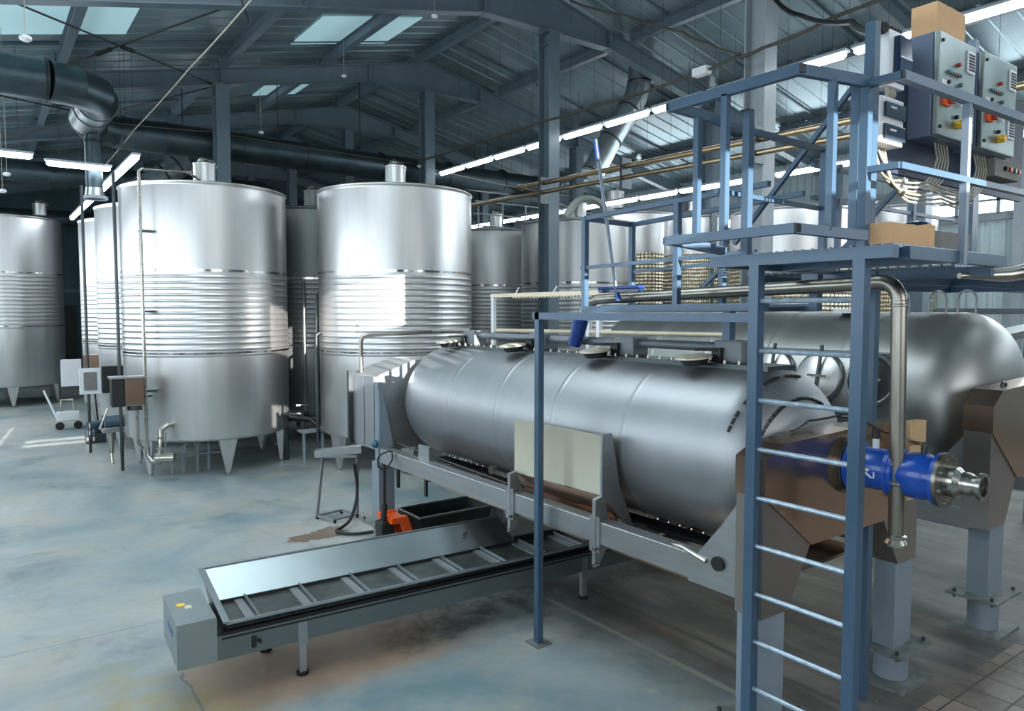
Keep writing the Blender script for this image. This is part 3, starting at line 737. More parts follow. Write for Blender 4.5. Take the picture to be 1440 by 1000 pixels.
cable([(2.9,9.0,6.85),(2.9,12.5,6.86),(2.9,17.5,6.88),(2.85,22,6.75)], .011, cable_grey, 'pale thin conduit slanting from the top edge down to the left tube lamps', sag=.02)
cable([(2.35,18.62,7.2),(4.75,18.62,7.3),(8.0,18.62,7.22),(10.3,18.6,7.2)], .018, cable_dark, 'cable run along the front of the long dark duct', sag=.02)
cable([(10.3,18.6,7.15),(13.5,18.6,6.9),(17,18.6,6.8)], .015, cable_grey, 'thin pale wire crossing right of the ridge below the lamps', sag=.02)
for i, (x, y, z, l) in enumerate(((.575,10,6.06,'white round sensor on the hanging wire at the top left'),(7.28,12.4,8.62,'white smoke detector under the top rafter'),(7.33,16.76,8.62,'white smoke detector left of the ridge in the second bay'),(5.85,18.4,7.4,'small white detector on the long dark duct'),(10.3,18.45,7.1,'white little box where the duct cable ends'),(13.9,14.8,5.95,'white round detector under the low right roof'),(.56,16,5.45,'lower white sensor on the left hanging wire'),(.50,16.4,5.2,'lowest white sensor at the left edge'))):
    t = thing('smoke_detector', (x,y,z), l, 'smoke detector', 'white detectors hung under the roof')
    MB().lathe([(.001,-.035),(.035,-.035),(.062,-.014),(.062,.014),(.035,.03),(.001,.035)], (x,y,z), n=20).build('body', white_m, t, True)
    MB().tube([(x,y,z+.04),(x,y,roofz(x))], .005, 6).build('wire', cable_grey, t)

# ------------------------------------------------------------------ rotary presses
def make_press(xc, ya, yb, zc_, R, dome, ml, label, hatch_side=False):
    """horizontal drum from ya (near end) to yb (far end)"""
    t = thing('rotary_press', (xc, (ya+yb)/2, 0), label, 'press')
    pr = []
    for j in range(13):
        a = PI/2*j/12; pr.append((R*math.sin(a)**.72 if j else .0001, ya-dome*math.cos(a)))
    pr += [(R,ya+.03),(R,ya+.10)]
    n_s = 5
    for j in range(1, n_s):
        yy = ya+(yb-ya)*j/n_s
        pr += [(R,yy-.04),(R,yy-.012),(R+.005,yy),(R,yy+.012),(R,yy+.04)]
    pr += [(R,yb-.08)]
    for j in range(13):
        a = PI/2*(1-j/12); pr.append((R*math.sin(a)**.72 if j < 12 else .0001, yb+dome*math.cos(a)))
    d = MB().lathe(pr, (xc,0,zc_), (0,1,0), n=96).build('drum', ml, t, True, 60)
    return t, d
P1, drum = make_press(5.08, 3.45, 8.15, 1.85, .71, .42, press_steel, 'grey steel rotary press, long horizontal drum in the middle behind the blue post')
# seam weld rings already in drum; black sealant marks on the near dome
def dome_pt(a, b, xc=5.08, ya=3.45, zc_=1.85, R=.71, dome=.42, off=.006):
    # a: angle around axis, b: 0 apex .. 1 rim
    s_ = b*PI/2; r = R*max(1e-4, math.sin(s_))**.72+off
    return V((xc+r*math.cos(a), ya-dome*math.cos(s_)-off, zc_+r*math.sin(a)))
for (a0,a1,b0,b1) in ((2.75,1.35,.86,.66),(2.9,1.2,.55,.36)):
    for j in range(16):
        if j % 4 == 3 and b0 > .6: continue
        p = dome_pt(a0+(a1-a0)*j/16, b0+(b1-b0)*j/16); q_ = dome_pt(a0+(a1-a0)*(j+.8)/16, b0+(b1-b0)*(j+.8)/16)
        MB().tube([p,q_], .010+.004*random.random(), 6).build('sealant_mark', black_mat, drum)
pipe_grey = mat('grey_ridge_pipe', (112,118,124), .4, .5)
# ridge strip with bolts, ridge pipe, saddle blocks and lids
MB().box(4.90,5.26,3.35,8.05,2.535,2.575).build('ridge_flange', dark_steel, P1)
y = 3.5
while y < 7.9:
    MB().cyl((4.935,y,2.575),(4.935,y,2.6), .013, 8).build('flange_bolt', pipe_steel, P1); y += .14
MB().tube([(5.08,3.75,2.70),(5.08,7.85,2.70)], .042, 18).build('ridge_pipe', pipe_grey, P1, True)
for y in (3.82, 5.02, 6.35, 7.72):
    s_ = MB().bev(4.97,5.18,y-.17,y+.10,2.575,2.765,.02).build('saddle_block', pipe_grey, P1)
    MB().box(4.93,4.97,y+.0,y+.09,2.58,2.70).build('latch', black_mat, s_)
    ld = MB().lathe([(.0001,.018),(.10,.018),(.150,.006),(.155,-.006),(.0001,-.012)], (4.79,y+.16,2.625), (-.12,0,1), n=28).build('lid', lid_worn, P1, True)
    MB().lathe([(.10,-.06),(.12,-.012),(.0001,-.012),(.0001,-.06)], (4.80,y+.16,2.62), (-.12,0,1), n=24).build('lid_gasket', black_mat, ld, True)
    MB().bar((4.80,y+.16,2.685),(4.97,y,2.69), .025).build('lid_arm', black_mat, ld)
# bottom row of shiny bolts along the drum
y = 3.6
for j in range(36):
    a = math.radians(-113); r_ = .735
    MB().lathe([(.0001,-.012),(.012,-.006),(.012,.006),(.0001,.012)], (5.08+r_*math.cos(a), y, 1.85+r_*math.sin(a)), (math.cos(a),0,math.sin(a)), n=8).build('stud', pipe_steel, P1); y += .125
MB().box(4.70,4.86,3.6,8.05,1.10,1.135).build('drum_rail', dark_steel, P1)
# discharge latch bar under the drum
MB().bar((4.62,6.6,1.22),(4.62,5.75,1.22), .05, .05).build('latch_bar', pipe_steel, P1)
for y in (6.62,5.76): MB().lathe([(.0001,-.03),(.05,-.03),(.05,.03),(.0001,.03)], (4.60,y,1.24), (1,0,0), n=16).build('latch_knob', pipe_steel, P1, True)
# longitudinal beams
for x, ya_, yb_ in ((4.18,2.9,8.45),(5.98,2.9,8.45)):
    MB().bev(x-.07,x+.07,ya_,yb_,1.07,1.26,.008).build('side_beam', sheet_steel, P1)
MB().box(4.3,5.9,6.9,7.0,1.02,1.12).build('cross_beam', sheet_steel, P1)
MB().box(4.3,5.9,4.4,4.5,1.02,1.12).build('cross_beam', sheet_steel, P1)
# juice tray below the drum
MB().box(4.32,5.85,3.2,8.2,.96,.985).box(4.32,4.34,3.2,8.2,.985,1.05).box(5.83,5.85,3.2,8.2,.985,1.05).build('drip_tray', hopper_steel, P1)
MB().tube([(4.3,3.1,1.18),(4.3,8.3,1.32)], .008, 6).build('pull_wire', cable_dark, P1)
# near-end legs and header
def press_leg(P, x, y, z_top, ms, mp, w=.28, d=.17, plate=.30):
    l = MB().box(x-w/2,x+w/2,y-d/2,y+d/2,plate,z_top).build('leg', mp, P)
    MB().box(x-w/2-.13,x+w/2+.11,y-d/2-.13,y+d/2+.13,plate-.02,plate).build('upper_plate', plate_rust, l)
    MB().cyl((x,y,.02),(x,y,plate-.02), .13, 24).build('stub', mp, l, True)
    MB().box(x-.25,x+.25,y-.22,y+.22,0,.025).build('floor_plate', plate_rust, l)
    for sx in (-1,1):
        for sy in (-1,1):
            MB().cyl((x+sx*(w/2+.08),y+sy*(d/2+.07),plate-.05),(x+sx*(w/2+.08),y+sy*(d/2+.07),plate+.03), .014, 8).build('bolt', dark_steel, l)
    return l
def header(P, xl, xr, y0, y1, zt_side, zt_mid, zleg, seam_o, seam_i, zbot, lw, ms, mh):
    """end box: sleeve each side and a bellied panel between"""
    xc = (xl+xr)/2
    for s_, xs in ((1,xl),(-1,xr)):
        g = [(xs,y0,zleg),(xs,y0,seam_o),(xs+s_*(seam_i[0]),y0,seam_i[1]),(xs+s_*lw,y0,zleg)]
        MB().prism(g, (0,0,0), (0,y1-y0,0)).build('leg_sleeve', ms, P)
    top = [(xl,y0-.012,seam_o),(xl,y0-.012,zt_side),(xl+.2,y0-.012,zt_side+(zt_mid-zt_side)*.75),(xc,y0-.012,zt_mid),(xr-.2,y0-.012,zt_side+(zt_mid-zt_side)*.75),(xr,y0-.012,zt_side),(xr,y0-.012,seam_o),(xr-seam_i[0],y0-.012,seam_i[1]),(xc,y0-.012,zbot),(xl+seam_i[0],y0-.012,seam_i[1])]
    MB().prism(top, (0,0,0), (0,y1-y0+.024,0)).build('end_panel', mh, P)
header(P1, 4.04, 6.12, 2.77, 2.98, 2.05, 2.16, 1.0, 1.80, (.54,1.40), 1.40, .29, sleeve_steel, hopper_steel)
press_leg(P1, 4.185, 2.875, 1.02, sheet_steel, leg_paint)
press_leg(P1, 5.975, 2.875, 1.02, sheet_steel, leg_paint)
MB().prism([(4.10,2.98,1.06),(4.10,2.98,1.75),(4.10,3.12,1.55),(4.10,3.42,1.18),(4.10,3.42,1.06)], (-.01,0,0), (.01,0,0)).build('corner_gusset', sheet_steel, P1)
MB().lathe([(.001,-.02),(.05,-.02),(.05,.02),(.001,.02)], (4.085,3.15,1.26), (1,0,0), n=24).build('gusset_hole', black_mat, P1, True)
MB().tube([(4.08,3.25,1.25),(4.12,3.5,1.28),(4.2,3.7,1.24)], .018, 8).build('chain', pipe_steel, P1, True)
MB().cyl((5.08,2.98,1.85),(5.08,3.06,1.85), .25, 32).build('bearing', dark_steel, P1, True)
# far end header
hb = [(4.15,8.55,1.2),(4.15,8.55,2.18),(4.68,8.55,2.36),(5.5,8.55,2.36),(6.02,8.55,2.18),(6.02,8.55,1.2)]
MB().prism(hb, (0,.0,0), (0,.72,0)).build('drive_housing', sheet_steel, P1)
MB().box(4.10,4.15,8.58,8.86,1.25,2.16).build('service_door', press_steel, P1)
MB().box(4.10,4.15,8.88,9.24,1.25,2.16).build('service_door', press_steel, P1)
MB().box(4.04,4.10,9.22,9.28,1.22,2.2).build('door_edge', dark_steel, P1)
press_leg(P1, 4.20, 8.54, 1.07, sheet_steel, leg_paint, .22, .2)
MB().box(4.10,4.16,8.46,8.56,1.07,2.1).build('corner_post', leg_paint, P1)
press_leg(P1, 5.95, 8.52, 1.5, sheet_steel, leg_paint, .24, .2)
MB().prism([(4.1,8.44,1.26),(4.1,8.44,2.0),(4.15,8.44,2.0),(4.30,8.44,1.26)], (0,-.01,0), (0,.01,0)).build('corner_gusset', leg_paint, P1)
MB().bar((4.65,8.1,1.75),(5.0,8.35,1.45), .22, .1).build('chute', sheet_steel, P1)
# beige splash panel and its bracket arms
bp = MB()
for i in range(12):
    pass
MB().prism([(4.20,5.66,1.44),(4.20,5.66,1.96),(4.20,4.42,1.96),(4.20,4.42,1.46)], (-.012,0,0), (.012,0,0)).build('splash_panel', cream, P1)
tr = MB().prism([(4.19,5.66,1.44),(4.19,4.42,1.46),(4.42,4.42,1.14),(4.42,5.66,1.14)], (0,0,-.012), (0,0,.012)).build('splash_trough', hopper_steel, P1)
MB().prism([(4.17,4.42,1.98),(4.28,4.42,1.98),(4.38,4.42,1.5),(4.52,4.42,1.2),(4.52,4.42,1.1),(4.17,4.42,1.46)], (0,-.012,0), (0,.012,0)).build('panel_side', sheet_steel, P1)
for y in (4.42, 5.62):
    MB().prism([(4.09,y,1.44),(4.17,y,1.46),(4.30,y,1.12),(4.13,y,.88),(4.09,y,.88)], (0,-.02,0), (0,.02,0)).build('bracket_arm', sheet_steel, P1)
    MB().box(4.095,4.11,y-.06,y+.06,1.0,1.3).build('clamp_plate', sheet_steel, P1)
    for z in (1.04,.9): MB().lathe([(.0001,-.03),(.018,-.03),(.018,.02),(.0001,.02)], (4.085,y-.04,z), (1,0,0), n=10).build('bolt', pipe_steel, P1, True)
for x, y in ((4.24,8.2),(4.3,7.6)): MB().bar((x,y,1.06),(x,y,.78), .05, .03).build('hook', dark_steel, P1)
MB().box(4.2,4.24,7.35,7.6,1.26,1.42).build('stop_plate', sheet_steel, P1)

# second press
P2, drum2 = make_press(8.70, 3.5, 8.2, 2.02, .97, .5, press_steel2, 'larger dark grey press drum at the right rear, behind the ladder')
for x in (7.62, 9.78):
    MB().bev(x-.09,x+.07,2.9,8.6,.93,1.13,.008).build('side_beam', sheet_steel, P2)
header(P2, 7.38, 10.02, 2.72, 2.95, 2.14, 2.32, 1.0, 1.90, (.60,1.42), 1.30, .38, sleeve_steel, hopper_steel)
press_leg(P2, 7.62, 2.82, 1.02, sheet_steel, leg_paint, .32, .18, .36)
press_leg(P2, 9.78, 2.82, 1.02, sheet_steel, leg_paint, .32, .18, .36)
press_leg(P2, 7.62, 8.6, 1.4, sheet_steel, leg_paint, .26, .2, .36)
press_leg(P2, 9.78, 8.6, 1.4, sheet_steel, leg_paint, .26, .2, .36)
MB().prism([(7.55,2.95,1.1),(7.55,2.95,1.9),(7.55,3.3,1.45),(7.55,3.4,1.13)], (-.01,0,0), (.01,0,0)).build('corner_gusset', sheet_steel, P2)
MB().tube(arc((7.95,2.84,2.26), .06, 0, PI, (1,0,0), (0,0,1), 8), .014, 8).build('lifting_eye', dark_steel, P2, True)
MB().bev(7.6,9.8,8.7,9.3,1.0,2.4,.02).build('drive_housing', sheet_steel, P2)
# side doors of the second drum (round manholes in a rectangular surround, facing left)
def on_drum(y, ang, off=0.): # angle measured from -x upward
    a = PI-ang; r = .97+off
    return V((8.70+r*math.cos(a), y, 2.02+r*math.sin(a)))
def curved_patch(ya_, yb_, a0, a1, th, name, m, P, off=0.):
    mb = MB(); n = 14; vs = []
    for r_ in (off, off+th):
        for yy in (ya_, yb_):
            for j in range(n+1): vs.append(on_drum(yy, a0+(a1-a0)*j/n, r_))
    k_ = n+1; fs = []
    for j in range(n):
        fs += [(j,j+1,k_+j+1,k_+j),(2*k_+j,3*k_+j,3*k_+j+1,2*k_+j+1),(j,2*k_+j,2*k_+j+1,j+1),(k_+j,k_+j+1,3*k_+j+1,3*k_+j)]
    fs += [(0,k_,3*k_,2*k_),(n,2*k_+n,3*k_+n,k_+n)]
    return mb.add(vs, fs).build(name, m, P, True)
curved_patch(3.72, 3.98+.3, math.radians(-22), math.radians(32), .006, 'door_surround', press_steel2, P2, .001)
for yy in (4.02, 4.62, 5.22, 5.82):
    c = on_drum(yy, math.radians(14), .03); d = (c-V((8.70,yy,2.02))).normalized()
    rg = MB().lathe([(.25,-.08),(.29,-.05),(.29,.0),(.27,.03),(.25,.02)], c, d, n=40, closed=True).build('manhole_ring', sheet_steel, P2, True)
    if yy < 4.3:
        MB().lathe([(.0001,-.03),(.25,-.03),(.25,-.02),(.0001,-.02)], c, d, n=40).build('manhole_opening', black_mat, rg, True)
    else:
        pr = [(.0001,.07),(.10,.066),(.20,.045),(.262,.02),(.262,.0),(.0001,.0)]
        dr = MB().lathe(pr, c, d, n=40).build('manhole_door', tank_steel, rg, True)
    MB().bar(c+V((-.03,-.05,.36)), c+V((-.12,-.02,-.26)), .03).build('door_arm', dark_steel, rg)
    MB().bar(c+V((-.10,-.16,.02)), c+V((-.10,.08,.02)), .025).build('door_handle', pipe_steel, rg)
MB().tube([on_drum(3.75,math.radians(31),.05), on_drum(6.4,math.radians(31),.05)], .018, 8).build('door_rail', dark_steel, P2, True)
MB().tube([on_drum(3.75,math.radians(-10),.05), on_drum(6.4,math.radians(-10),.05)], .018, 8).build('door_rail', dark_steel, P2, True)
MB().box(8.3,8.62,4.45,4.8,2.98,3.03).build('top_plate', sheet_steel, P2)
for y in (4.3, 3.9, 3.6):
    MB().tube([(8.75,y,2.98),(8.75,y,3.14)]+arc((8.75,y-.09,3.14), .09, 0, PI, (0,1,0), (0,0,1), 6)+[(8.75,y-.18,2.98)], .012, 8).build('hoop', sheet_steel, P2, True)

# blue valve train on the near press
t = thing('blue_valve', (5.05, 2.4, 1.9), 'bright blue enamelled valve with bolted flanges on the front of the near press', 'valve')
ax = (0,-1,0); o_ = (5.02, 2.757, 1.91)
MB().lathe([(.0001,.0),(.21,.0),(.21,.03),(.19,.03),(.19,.045),(.0001,.045)], o_, ax, n=40).build('back_flange', pipe_dull, t, True)
MB().lathe([(.15,.045),(.185,.05),(.185,.08),(.13,.09),(.145,.16),(.145,.24),(.13,.31),(.17,.315),(.17,.345)], o_, ax, n=40).build('valve_body', blue_valve, t, True)
MB().lathe([(.17,.350),(.17,.375),(.135,.385),(.155,.46),(.155,.54),(.13,.61),(.175,.615),(.175,.64)], o_, ax, n=40).build('valve_body', blue_valve, t, True)
MB().lathe([(.0001,.64),(.18,.64),(.18,.665),(.0001,.665)], o_, ax, n=40).build('front_flange', pipe_dull, t, True)
MB().lathe([(.10,.665),(.10,.73),(.075,.76),(.075,.80),(.06,.83),(.06,.85),(.085,.855),(.085,.88),(.065,.88),(.062,.80),(.0001,.80)], o_, ax, n=32).build('coupling', pipe_steel, t, True)
for yo, rr in ((.055,.165),(.33,.155),(.36,.155),(.63,.158),(.665,.15)):
    for j in range(8):
        a = 2*PI*j/8+.3; p = V(o_)+V((math.cos(a)*rr, -yo+.012, math.sin(a)*rr))
        MB().cyl(p, p+V((0,-.035,0)), .013, 8).build('flange_bolt', pipe_steel, t)
MB().cyl((5.02,2.56,2.05),(5.02,2.56,2.12), .022, 12).build('sensor', white_m, t, True)
MB().cyl((5.02,2.56,2.12),(5.02,2.56,2.19), .028, 12).build('sensor_head', black_mat, t, True)
MB().cyl((5.02,2.24,2.06),(5.02,2.24,2.12), .02, 12).build('lever_post', dark_steel, t, True)
MB().bar((5.02,2.26,2.13),(5.06,2.44,2.13), .02).build('lever', brass, t)
lg = MB(); c_ = V((4.875,2.55,1.90))
lg.prism([(c_.x,c_.y+.05,c_.z+.03),(c_.x,c_.y-.02,c_.z+.03),(c_.x,c_.y-.02,c_.z+.012),(c_.x,c_.y+.05,c_.z+.012)], (-.003,0,0),(.0,0,0))
lg.prism([(c_.x,c_.y+.01,c_.z+.012),(c_.x,c_.y-.05,c_.z-.03),(c_.x,c_.y-.03,c_.z-.03),(c_.x,c_.y+.03,c_.z+.012)], (-.003,0,0),(.0,0,0))
lg.prism([(c_.x,c_.y-.05,c_.z+.012),(c_.x,c_.y-.05,c_.z-.03),(c_.x,c_.y-.06,c_.z-.03),(c_.x,c_.y-.06,c_.z+.012)], (-.003,0,0),(.0,0,0))
lg.build('logo', white_m, t)
cable([(5.02,2.56,2.19),(4.98,2.7,2.3),(4.9,3.0,2.2),(4.6,2.95,2.16)], .008, black_mat, 'thin black sensor wire curling left from the blue valve over the press end', sag=.01)
cable([(5.03,2.56,2.19),(5.15,2.5,2.15),(5.5,2.45,2.05),(5.85,2.7,1.98)], .008, black_mat, 'thin black sensor wire leading right from the blue valve', sag=.01)
solo('wooden_board', MB().box(5.72,5.98,2.66,2.74,1.55,2.15), wood, 'pale wooden board standing behind the blue valve', 'board')

# ------------------------------------------------------------------ access platform and ladder
XL = 4.01
A = thing('access_platform', (4.6, 2.6, 0), 'blue steel platform with ladder, guard cage and mesh deck at the right', 'platform')
tb = .07
zd = 3.36
# ladder stiles
MB().box(XL-.035,XL+.035,2.80,2.87,0,zd-.0705).build('ladder_stile', blue_paint, A)
MB().box(XL-.035,XL+.035,2.12,2.19,0,zd-.0705).build('ladder_stile', blue_paint, A)
z = .23
while z < 3.2:
    MB().tube([(XL,2.80,z),(XL,2.19,z)], .016, 10).build('rung', rung_m, A, True); z += .315
# corner posts
MB().box(5.38,5.45,2.78,2.85,.02,zd-.06).build('post', blue_paint, A)
MB().box(5.33,5.50,2.73,2.90,0,.02).build('post_foot', plate_rust, A)
# lone front post with its beam back to the ladder
MB().box(3.985,4.045,5.03,5.09,.012,2.99).build('post', blue_paint, A)
MB().box(3.93,4.10,4.97,5.15,0,.012).build('post_foot', plate_rust, A)
MB().box(3.985,4.045,2.87,5.12,2.93,2.99).build('side_beam', blue_paint, A)
MB().box(3.985,4.045,5.12,5.13,2.93,2.99).build('beam_cap', black_mat, A)
# deck edge beams
def bx(n, x0,x1,y0,y1,z0,z1,m=blue_paint): return MB().box(x0,x1,y0,y1,z0,z1).build(n, m, A)
bx('deck_beam', XL-.035,XL+.035,1.97,3.18,zd-.07,zd)
bx('deck_beam', XL+.14,5.46,1.96,2.02,zd-.07,zd)
bx('deck_beam', XL,5.42,3.12,3.18,zd-.07,zd)
bx('deck_beam', 5.40,5.45,2.03,3.4,zd-.13,zd-.06)
bx('deck_beam', 4.7,4.76,2.02,3.12,zd-.07,zd-.01)
bx('deck_beam', 5.46,9.3,3.9,3.96,zd-.14,zd-.05)
bx('deck_beam', 5.46,9.3,3.1,3.15,zd-.12,zd-.06)
bx('deck_beam', 9.24,9.3,2.3,3.95,zd-.14,zd-.06)
bx('deck_beam', 7.4,7.46,2.3,3.95,zd-.12,zd-.06)
# mesh deck: folded expanded metal made of crossing strips
def mesh_deck(x0,x1,y0,y1,z,name='deck_mesh', step=.06):
    mb = MB(); y = y0; j = 0
    while y < y1:
        x = x0; k_ = 0; pts = []
        while x < x1:
            pts.append((x, y+(.016 if k_ % 2 else -.016), z)); x += .05; k_ += 1
        for a, b in zip(pts, pts[1:]): mb.bar(a, b, .014, .022, up=(0,0,1))
        y += step; j += 1
    return mb.build(name, grating_m, A)
mesh_deck(XL+.04,5.40,2.02,3.12,zd+.005)
mesh_deck(5.46,9.3,2.3,3.9,zd-.04, step=.075)
# guard rails
zr, zm = 4.25, 3.80
def rl(n, p, q, w=.05, h=.05, m=blue_paint): return MB().bar(p, q, w, h, up=(0,0,1)).build(n, m, A)
rl('cage_rail', (3.60,2.29,4.29),(3.60,3.21,4.29), .04,.06)
rl('cage_rail', (3.60,2.31,4.29),(XL,2.15,4.26), .04,.06)
rl('cage_rail', (3.62,3.19,4.29),(XL+.05,3.10,4.24), .04,.06)
rl('cage_rail', (3.60,2.30,3.45),(3.60,3.22,3.45), .05,.055)
rl('cage_rail', (3.60,2.32,3.45),(XL,2.14,3.42), .05,.055)
rl('cage_rail', (3.62,3.19,3.45),(XL,3.10,3.40), .05,.055)
for p in ((3.585,3.215,4.29),(3.585,2.285,4.29),(3.585,3.225,3.45),(3.585,2.29,3.45)):
    MB().box(p[0]-.012,p[0]+.03,p[1]-.006,p[1]+.006,p[2]-.022,p[2]+.022).build('tube_end', black_mat, A)
rl('cage_upright', (3.60,2.78,3.47),(3.60,2.78,4.27), .04,.04)
rl('cage_upright', (3.80,3.15,3.44),(3.80,3.15,4.25), .04,.04)
rl('cage_upright', (3.80,2.23,3.44),(3.80,2.23,4.26), .04,.04)
rl('guard_post', (XL,2.92,zd-.05),(XL,2.92,4.27), .05,.05)
MB().box(XL-.03,XL+.03,2.90,2.96,4.27,4.28).build('post_cap', black_mat, A)
rl('guard_post', (XL,2.155,zd),(XL,2.155,4.24), .05,.05)
rl('guard_rail', (XL,3.16,zr),(5.36,3.22,zr), .04,.04)
rl('guard_rail', (XL,3.16,zm),(5.36,3.22,zm), .03,.03)
rl('guard_post', (5.36,3.20,zd-.05),(5.36,3.20,zr), .05,.05)
rl('guard_rail', (XL,2.16,zr),(XL,1.96,zr), .05,.04)
rl('guard_rail', (XL,1.97,zr),(7.4,1.90,zr), .05,.05, pale_blue)
rl('guard_rail', (XL,2.16,zm-.02),(XL,1.96,zm-.02), .04,.035)
rl('guard_rail', (XL,1.97,zm-.02),(7.4,1.90,zm-.02), .04,.035)
MB().box(XL-.03,XL+.03,1.945,1.952,zr-.018,zr+.018).build('tube_end', black_mat, A)
rl('guard_post', (4.78,1.955,zd-.08),(4.78,1.955,zr), .04,.04, pale_blue)
rl('guard_post', (5.75,3.3,zd-.05),(5.75,3.3,4.2), .04,.04)
rl('guard_post', (7.0,3.3,zd-.05),(7.0,3.3,4.2), .05,.05)
rl('guard_rail', (5.36,3.3,4.15),(7.85,3.3,4.15), .03,.03)
rl('guard_rail', (5.36,3.3,3.90),(7.85,3.3,3.90), .03,.03)
rl('guard_rail', (5.36,3.3,3.66),(7.85,3.3,3.66), .03,.03)
rl('mast', (4.18,2.22,zd),(4.18,2.22,4.64), .06,.06)
rl('mast', (4.10,2.26,zd),(4.10,2.26,4.30), .04,.05)
rl('diagonal_brace', (5.3,2.90,4.71),(5.3,3.98,3.58), .035,.035)
rl('diagonal_brace', (5.6,2.75,3.92),(5.6,3.17,3.49), .03,.03)
# frame carrying the cabinets
rl('cabinet_post', (4.66,2.52,zd),(4.66,2.52,4.2), .10,.06)
rl('cabinet_post', (6.30,2.52,zd-.1),(6.30,2.52,4.4), .10,.06)
MB().box(4.72,7.2,2.50,2.53,3.93,4.75).build('back_board', mat('dark_board',(34,46,66),0,.5), A)
rl('cabinet_post', (6.42,2.6,4.3),(6.42,2.6,5.13), .06,.06, pale_blue)
rl('diagonal_brace', (6.45,2.6,5.08),(6.95,2.6,4.78), .04,.04)
solo('metal_sheet', MB().tube([(5.35,2.2,3.24),(5.7,2.05,3.25),(6.0,1.95,3.30),(6.5,1.8,3.33)], [.02,.05,.06,.06], 12), pipe_steel, 'curved shiny sheet hanging at the right end of the platform edge', 'sheet', smooth=True)

# electrical cabinets
def cabinet(x, y, z0, z1, w, d, label):
    t = thing('electrical_cabinet', (x+w/2, y+d/2, z0), label, 'electrical cabinet', 'wall cabinets over the platform')
    MB().bev(x,x+w,y+.04,y+d,z0,z1,.008).build('body', cabinet_side, t)
    dr = MB().bev(x,x+w,y,y+.035,z0+.005,z1-.005,.006).build('door', cabinet_door, t)
    hh = z1-z0
    for zz in (z1-.13, z0+.20):
        g = MB().bev(x+w-.15,x+w-.035,y-.012,y,zz-.075,zz+.075,.004).build('vent_grille', white_m, dr)
        sl = MB()
        for a in range(4):
            for b in range(6): sl.box(x+w-.135+a*.023,x+w-.118+a*.023,y-.015,y-.0115,zz-.058+b*.02,zz-.045+b*.02)
        sl.build('grille_slots', black_mat, g)
    MB().bev(x+.05,x+.15,y-.02,y,z0+.20,z0+.30,.006).build('main_switch', orange, dr)
    MB().bev(x+.10,x+.145,y-.055,y-.02,z0+.21,z0+.29,.006).build('switch_handle', red_m, dr)
    MB().box(x+.04,x+.13,y-.006,y,z0+.31,z0+.37).build('notice', white_m, dr)
    for a, b, m_ in ((.27,.50,red_m),(.30,.24,white_m),(.30,.31,white_m),(.30,.37,green_m),(.26,.15,black_mat),(.12,.36,black_mat)):
        MB().cyl((x+a,y,z0+b),(x+a,y-.022,z0+b), .014, 12).build('knob', m_, dr, True)
    for a in (.10,.135,.17,.205,.24,.275):
        MB().cyl((x+a+.02,y,z0+.43),(x+a+.02,y-.018,z0+.43), .011, 10).build('button', green_m if a != .205 else red_m, dr, True)
    MB().bar((x+.20,y-.03,z0+.10),(x+.28,y-.03,z0+.10), .018).build('key', yellow, dr)
    MB().cyl((x+.28,y,z0+.10),(x+.28,y-.05,z0+.10), .028, 14).build('rotary_switch', yellow, dr, True)
    for a, b in ((.04,hh-.06),(.04,.06)): MB().cyl((x+a,y,z0+b),(x+a,y-.01,z0+b), .012, 12).build('lock', black_mat, dr, True)
    return t
cabinet(5.18, 2.30, 4.17, 4.85, .55, .20, 'left of two steel electrical cabinets above the platform, carton on top')
cabinet(5.87, 2.30, 4.17, 4.86, .58, .20, 'right of two steel electrical cabinets above the platform, cut by the view edge')
t = thing('drive_unit', (4.62, 2.35, 4.38), 'white drive unit with dark blue curved cover at the top of the mast', 'drive unit')
MB().bev(4.54,4.75,2.31,2.41,4.38,4.72,.012).build('body', white_m, t)
MB().prism([(4.60,2.31,4.41),(4.60,2.27,4.43),(4.60,2.265,4.55),(4.60,2.275,4.68),(4.60,2.31,4.68)], (0,0,0), (.145,0,0)).build('cover', navy, t)
MB().box(4.60,4.745,2.262,2.27,4.545,4.555).build('strip', white_m, t)
for x in (4.62,4.655,4.69,4.725): MB().cyl((x,2.34,4.70),(x,2.34,4.75), .016, 12).build('cable_gland', black_mat, t, True)
t = thing('breaker_box', (4.52, 2.35, 4.0), 'grey breaker box with two dark windows below the white drive unit', 'breaker box')
MB().bev(4.43,4.71,2.29,2.40,4.02,4.30,.012).build('body', white_m, t)
for zz in (4.22, 4.09): MB().bev(4.46,4.705,2.272,2.295,zz-.045,zz+.045,.006).build('window', mat('smoked_window',(50,64,80),0,.15), t)
for zz in (4.235, 4.10):
    for x in (4.51,): MB().box(x,x+.07,2.268,2.272,zz-.006,zz+.006).build('switch_row', white_m, t)
for i, x in enumerate((4.57,4.60,4.63,4.66)):
    cable([(x,2.34,4.39),(x-.01,2.32,4.34),(x+.005,2.35,4.30)], .009, cable_grey, 'grey cable between drive unit and breaker box, %s from the left' % ('first','second','third','fourth')[i], grp='short cables under the drive unit')
